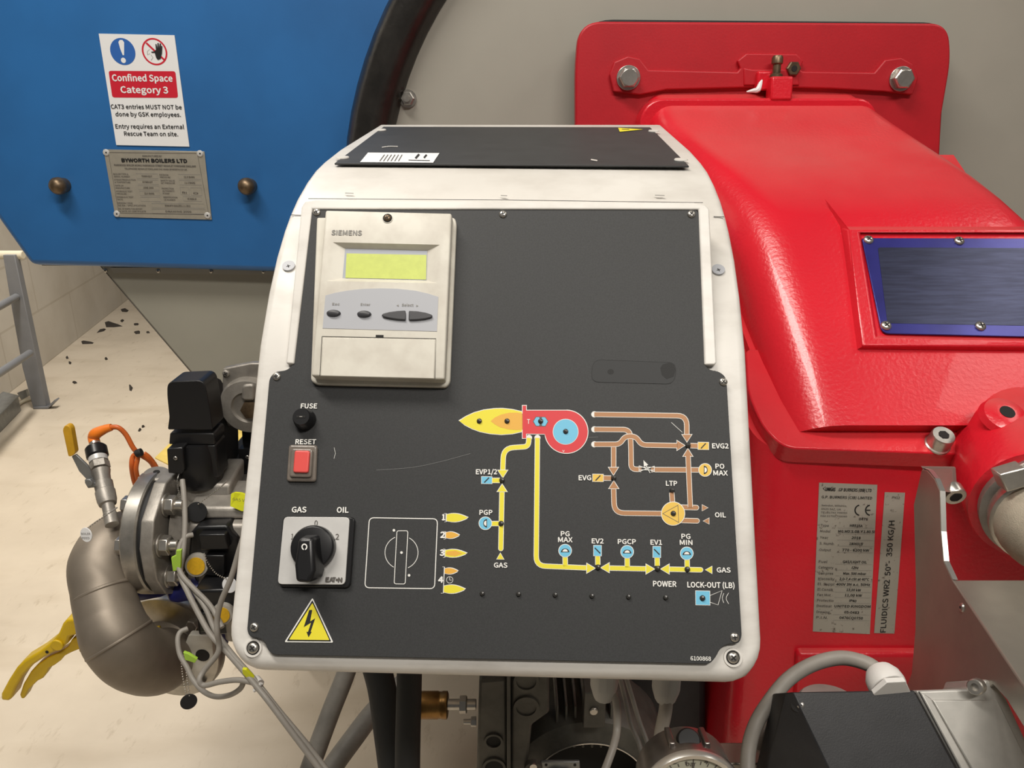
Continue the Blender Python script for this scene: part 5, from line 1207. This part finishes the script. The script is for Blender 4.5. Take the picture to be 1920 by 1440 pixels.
# tags on bead chains
def chain(bb, pts, r=.0011, n=60):
    P = catmull(pts, 14); L_ = [0]
    for i in range(1, len(P)): L_.append(L_[-1] + (P[i] - P[i - 1]).length)
    m2 = max(6, int(L_[-1] / (r * 2.6))); j = 0
    for k in range(m2 + 1):
        s_ = L_[-1] * k / m2
        while j < len(P) - 2 and L_[j + 1] < s_: j += 1
        t = (s_ - L_[j]) / max(1e-9, L_[j + 1] - L_[j]); bb.ball(P[j] + (P[j + 1] - P[j]) * t, r, n=6)
def tag_disc(label, cx, cy, rx, z_, m, chains, tilt=(0, -1, .3), txt=None):
    t = thing('valve_tag', label, 'tag', G(cx, cy, z_))
    TP = Pl(G(cx, cy, z_), tilt)
    bb = B(); bb.m(m).cyl(TP.o - TP.n * .0012, TP.n, px(rx, z_), .0012, 32)
    if txt: bb.m(M_ink2).text(txt, TP, (cx - rx * .6, cy), (cx + rx * .6, cy), 4, .0003).text('FEED', TP, (cx - rx * .5, cy + 8), (cx + rx * .5, cy + 8), 4, .0003)
    bb.build('disc', t, .0003)
    for c_ in chains:
        bb = B(); bb.m(M_steel); chain(bb, c_); bb.build('bead_chain', t)
tag_disc('white round tag hanging on a bead chain on the pipe bend', 161, 1003, 14, .885, M_paper, [[G(164, 990, .885), G(185, 975, .89), G(205, 962, .90), G(219, 952, .92)]], (-.35, -1, .2), 'BOILER')
tag_disc('large black round tag hanging against the gas valve under the black actuator', 369, 960, 19, .955, M_blackm, [[G(372, 945, .952), G(392, 930, .955), G(415, 912, .96), G(425, 902, .98)], [G(350, 944, .955), G(340, 935, .96), G(334, 918, .965), G(332, 900, .975)]], (.05, -1, .35))
tag_disc('black round tag dangling on a double chain at the lowest point of the gas pipework', 354, 1316, 15, .93, M_blackm, [[G(350, 1306, .93), G(343, 1270, .932), G(339, 1230, .935)], [G(355, 1304, .93), G(350, 1265, .932), G(345, 1228, .935)]], (.55, -1, .2))
tag_disc('white tag hanging on a chain by the cables beside the cabinet edge', 430, 1097, 15, .915, M_paper, [[G(424, 1085, .915), G(405, 1075, .92), G(390, 1055, .925), G(383, 1038, .93)]], (-.2, -1, .3))
# grey signal cables
Zc = lambda pts: [G(x / 3.0, 960 + y / 3.0, z_) for x, y, z_ in pts]
cable('signal_cable', 'grey signal cable curving out of the upper pressure switch past the lime tag', Zc([(1085, 128, .945), (1045, 140, .94), (1012, 190, .935), (1002, 270, .93), (1020, 350, .925), (1090, 430, .92), (1160, 500, .915), (1205, 560, .91), (1250, 650, .90)]), .0031)
cable('signal_cable', 'grey signal cable running straight down along the white cabinet edge', Zc([(1395, 60, .87), (1350, 200, .87), (1300, 370, .87), (1245, 500, .875), (1222, 600, .88), (1222, 680, .88), (1232, 740, .885), (1222, 800, .885), (1150, 890, .885), (1122, 945, .88), (1150, 975, .88), (1240, 955, .875), (1340, 945, .87), (1430, 960, .865)]), .0032)
cable('signal_cable', 'grey signal cable from the valve collar down past the large black tag', [G(342, 900, .965), G(345, 930, .955), G(347, 980, .945), G(344, 1030, .935), G(338, 1075, .93), G(352, 1110, .92), G(372, 1150, .91), G(395, 1190, .90), G(425, 1222, .89), G(460, 1262, .87), G(500, 1310, .85), G(545, 1370, .84), G(598, 1440, .83), G(630, 1485, .83)], .0033)
cable('signal_cable', 'grey signal cable slanting from the lime tag to the bundle under the cabinet', [G(352, 1090, .93), G(385, 1140, .915), G(405, 1185, .905), G(440, 1232, .885), G(480, 1278, .865), G(525, 1335, .85), G(575, 1395, .84), G(625, 1460, .83)], .0031)
cable('signal_cable', 'grey signal cable looping below the pipe bend above the dangling black tag', Zc([(1055, 656, .945), (1015, 675, .94), (1000, 720, .935), (1012, 800, .93), (1050, 870, .925), (1085, 940, .92), (1140, 1005, .91), (1210, 1038, .90), (1290, 1030, .89), (1350, 995, .88), (1372, 950, .875)]), .0031)
for nm, lab, pts, z_ in (('cable_marker', 'lime green marker flag wrapped on the upper grey signal cable', [z4(962, 258), z4(990, 245), z4(990, 218), z4(1020, 214), z4(1018, 240), z4(1015, 325), z4(972, 334)], .925), ('cable_marker', 'lime green marker flag on the looping cable below the pipe bend', [z4(1030, 790), z4(1060, 800), z4(1108, 830), z4(1095, 850), z4(1040, 832)], .925), ('cable_marker', 'yellow marker sleeve on the cable bundle below the cabinet corner', [z4(1362, 885), z4(1385, 888), z4(1432, 940), z4(1425, 955), z4(1400, 950), z4(1365, 910)], .865)):
    b = B(); b.m(M_lime if 'lime' in lab else M_flyel).plate(pts, at_y(G(pts[0][0], pts[0][1], z_).y), .004, .004)
    if 'wrapped' in lab: b.m(M_ink2).text('BOILER', at_y(G(pts[0][0], pts[0][1], z_).y), z4(975, 268), z4(1010, 262), 2.4, .0031)
    o = b.build(nm, None, .0004); tag(o, lab, 'tag')
b = B(); b.m(M_glandw).tube([G(476, 1295, .86), G(484, 1290, .86), G(490, 1281, .86)], .0022, 10, 6).cyl2(G(478, 1275, .872), G(486, 1284, .866), .0062, 12); o = b.build('cable_tie', None); tag(o, 'white cable tie round the grey cable bundle under the cabinet corner', 'tie')

# ---------------------------------------------------------------- far left: ladder, junction box, flakes, yellow sheet
lz = FLOOR.hit(80, 766)
LD = at_y(lz.y)
lad = thing('metal_stand', 'grey painted steel step stand with flat legs and two rungs at far left', 'stand', lz)
b = B(); b.m(M_ladder).plate([(5, 478), (27, 478), (88, 765), (62, 766), (42, 690), (22, 580)], LD, .04); b.build('leg', lad, .003)
b = B(); b.m(M_ladder).plate([(62, 764), (88, 763), (102, 750), (104, 752), (90, 766), (62, 767)], LD, .04, .01); b.build('foot', lad)
for x0, y0, x1, y1 in ((32, 556, -30, 590), (56, 662, -30, 718)):
    b = B(); b.m(M_ladder).cyl2(W(x0, y0, 3.9), W(x1, y1, 3.3), .018, 14); b.build('rung', lad)
b = B(); b.m(M_rail).cyl2(W(44, 478, 3.85), W(-60, 478, 3.85), .022, 16, .004); b.build('handrail', lad, label='cream handrail')
jz = FLOOR.hit(20, 790)
jb = thing('junction_box', 'galvanised steel trunking box on the floor beside the grey stand', 'box', jz)
b = B(); b.m(M_galv).prism([FLOOR.hit(-40, 860), FLOOR.hit(0, 812), FLOOR.hit(40, 770), FLOOR.hit(14, 762), FLOOR.hit(-70, 826)], V((0, 0, .075))); b.build('box_body', jb, .004)
b = B(); b.m(M_galv); t_ = [FLOOR.hit(x, y) + V((0, 0, .075)) for x, y in ((-42, 862), (0, 814), (42, 769), (12, 761), (-72, 827))]; b.prism(t_, V((0, 0, .008))); b.build('lid', jb, .002)
b = B(); b.m(M_galv).plate([(32, 737), (48, 731), (52, 744), (40, 750)], at_y(lz.y + .1), .02); b.build('bracket', jb)
cable('floor_wire', 'thin white wire lying on the floor by the foot of the grey stand', [FLOOR.hit(30, 766) + V((0, 0, .012)), FLOOR.hit(44, 757) + V((0, 0, .012)), FLOOR.hit(60, 751) + V((0, 0, .012))], .008, M_rail)
zf = lambda x, y: (x * .27083, 420 + y * .27083)
fl_lab = ['largest dark flake on the floor near the wall, pointed at one end', 'dark flake on the floor closest to the boiler casing edge by the wall', 'small dark flake just above the largest one', 'ragged dark flake left of the largest one by the wall foot', 'long dark flake near the middle of the wall foot', 'small dark flake farthest right beside the casing edge', 'rounded dark flake below the casing edge, right of the largest one', 'thin dark flake right of the largest one', 'small flake by the wall foot near the stand, upper of a pair', 'small flake by the wall foot near the stand, lower of a pair', 'flat dark flake alone on the open floor right of the stand', 'upright pointed dark flake alone in the middle of the open floor', 'small dark flake on open floor above the lone flat one', 'tiny dark flake left of the black actuator', 'tiny dark flake beside another left of the black actuator']
fl_pts = [[(725, 680), (750, 672), (800, 690), (850, 708), (790, 715), (735, 715)], [(835, 592), (870, 588), (892, 598), (880, 610), (845, 608)], [(832, 672), (850, 662), (860, 668), (845, 682)], [(668, 755), (690, 735), (735, 728), (720, 742)], [(562, 812), (600, 815), (650, 822), (640, 830), (570, 832)], [(1012, 750), (1035, 748), (1038, 756), (1018, 757)], [(926, 748), (970, 744), (968, 760), (940, 763)], [(925, 694), (962, 692), (955, 702), (932, 703)], [(455, 925), (472, 922), (476, 932), (460, 935)], [(475, 958), (495, 960), (490, 972), (478, 970)], [(500, 1098), (518, 1096), (536, 1102), (515, 1108)], [(893, 1112), (905, 1118), (920, 1135), (910, 1158), (896, 1152)], [(724, 934), (740, 930), (748, 938), (732, 944)], [(955, 1436), (970, 1422), (980, 1424), (968, 1438)], [(980, 1408), (1000, 1400), (1004, 1405), (988, 1412)]]
for lab, pts in zip(fl_lab, fl_pts):
    b = B(); b.m(M_debris); P = [FLOOR.hit(*zf(*p)) for p in pts]; c = sum(P, V()) / len(P)
    tp2 = [c + (p - c) * .6 + V((0, 0, .008 + .004 * random.random())) for p in P]; n = len(P)
    b.mesh(P + tp2, [tuple(range(n)), tuple(range(2 * n - 1, n - 1, -1))] + [(i, (i + 1) % n, n + (i + 1) % n, n + i) for i in range(n)])
    o = b.build('rust_flake', None, smooth=False); tag(o, lab, 'debris', 'rust flakes on the floor')
b = B(); b.m(M_sheety)
gp = [(291, 860), (340, 812), (398, 752), (440, 752), (520, 830), (520, 900), (380, 905)]
P = [FLOOR.hit(*p) for p in gp]; n = len(P)
b.prism([p + V((0, 0, .006)) for p in P], V((0, 0, -.006))); o = b.build('yellow_sheet', None, smooth=False); tag(o, 'creased yellow sheet lying on the floor behind the black actuator', 'sheet')
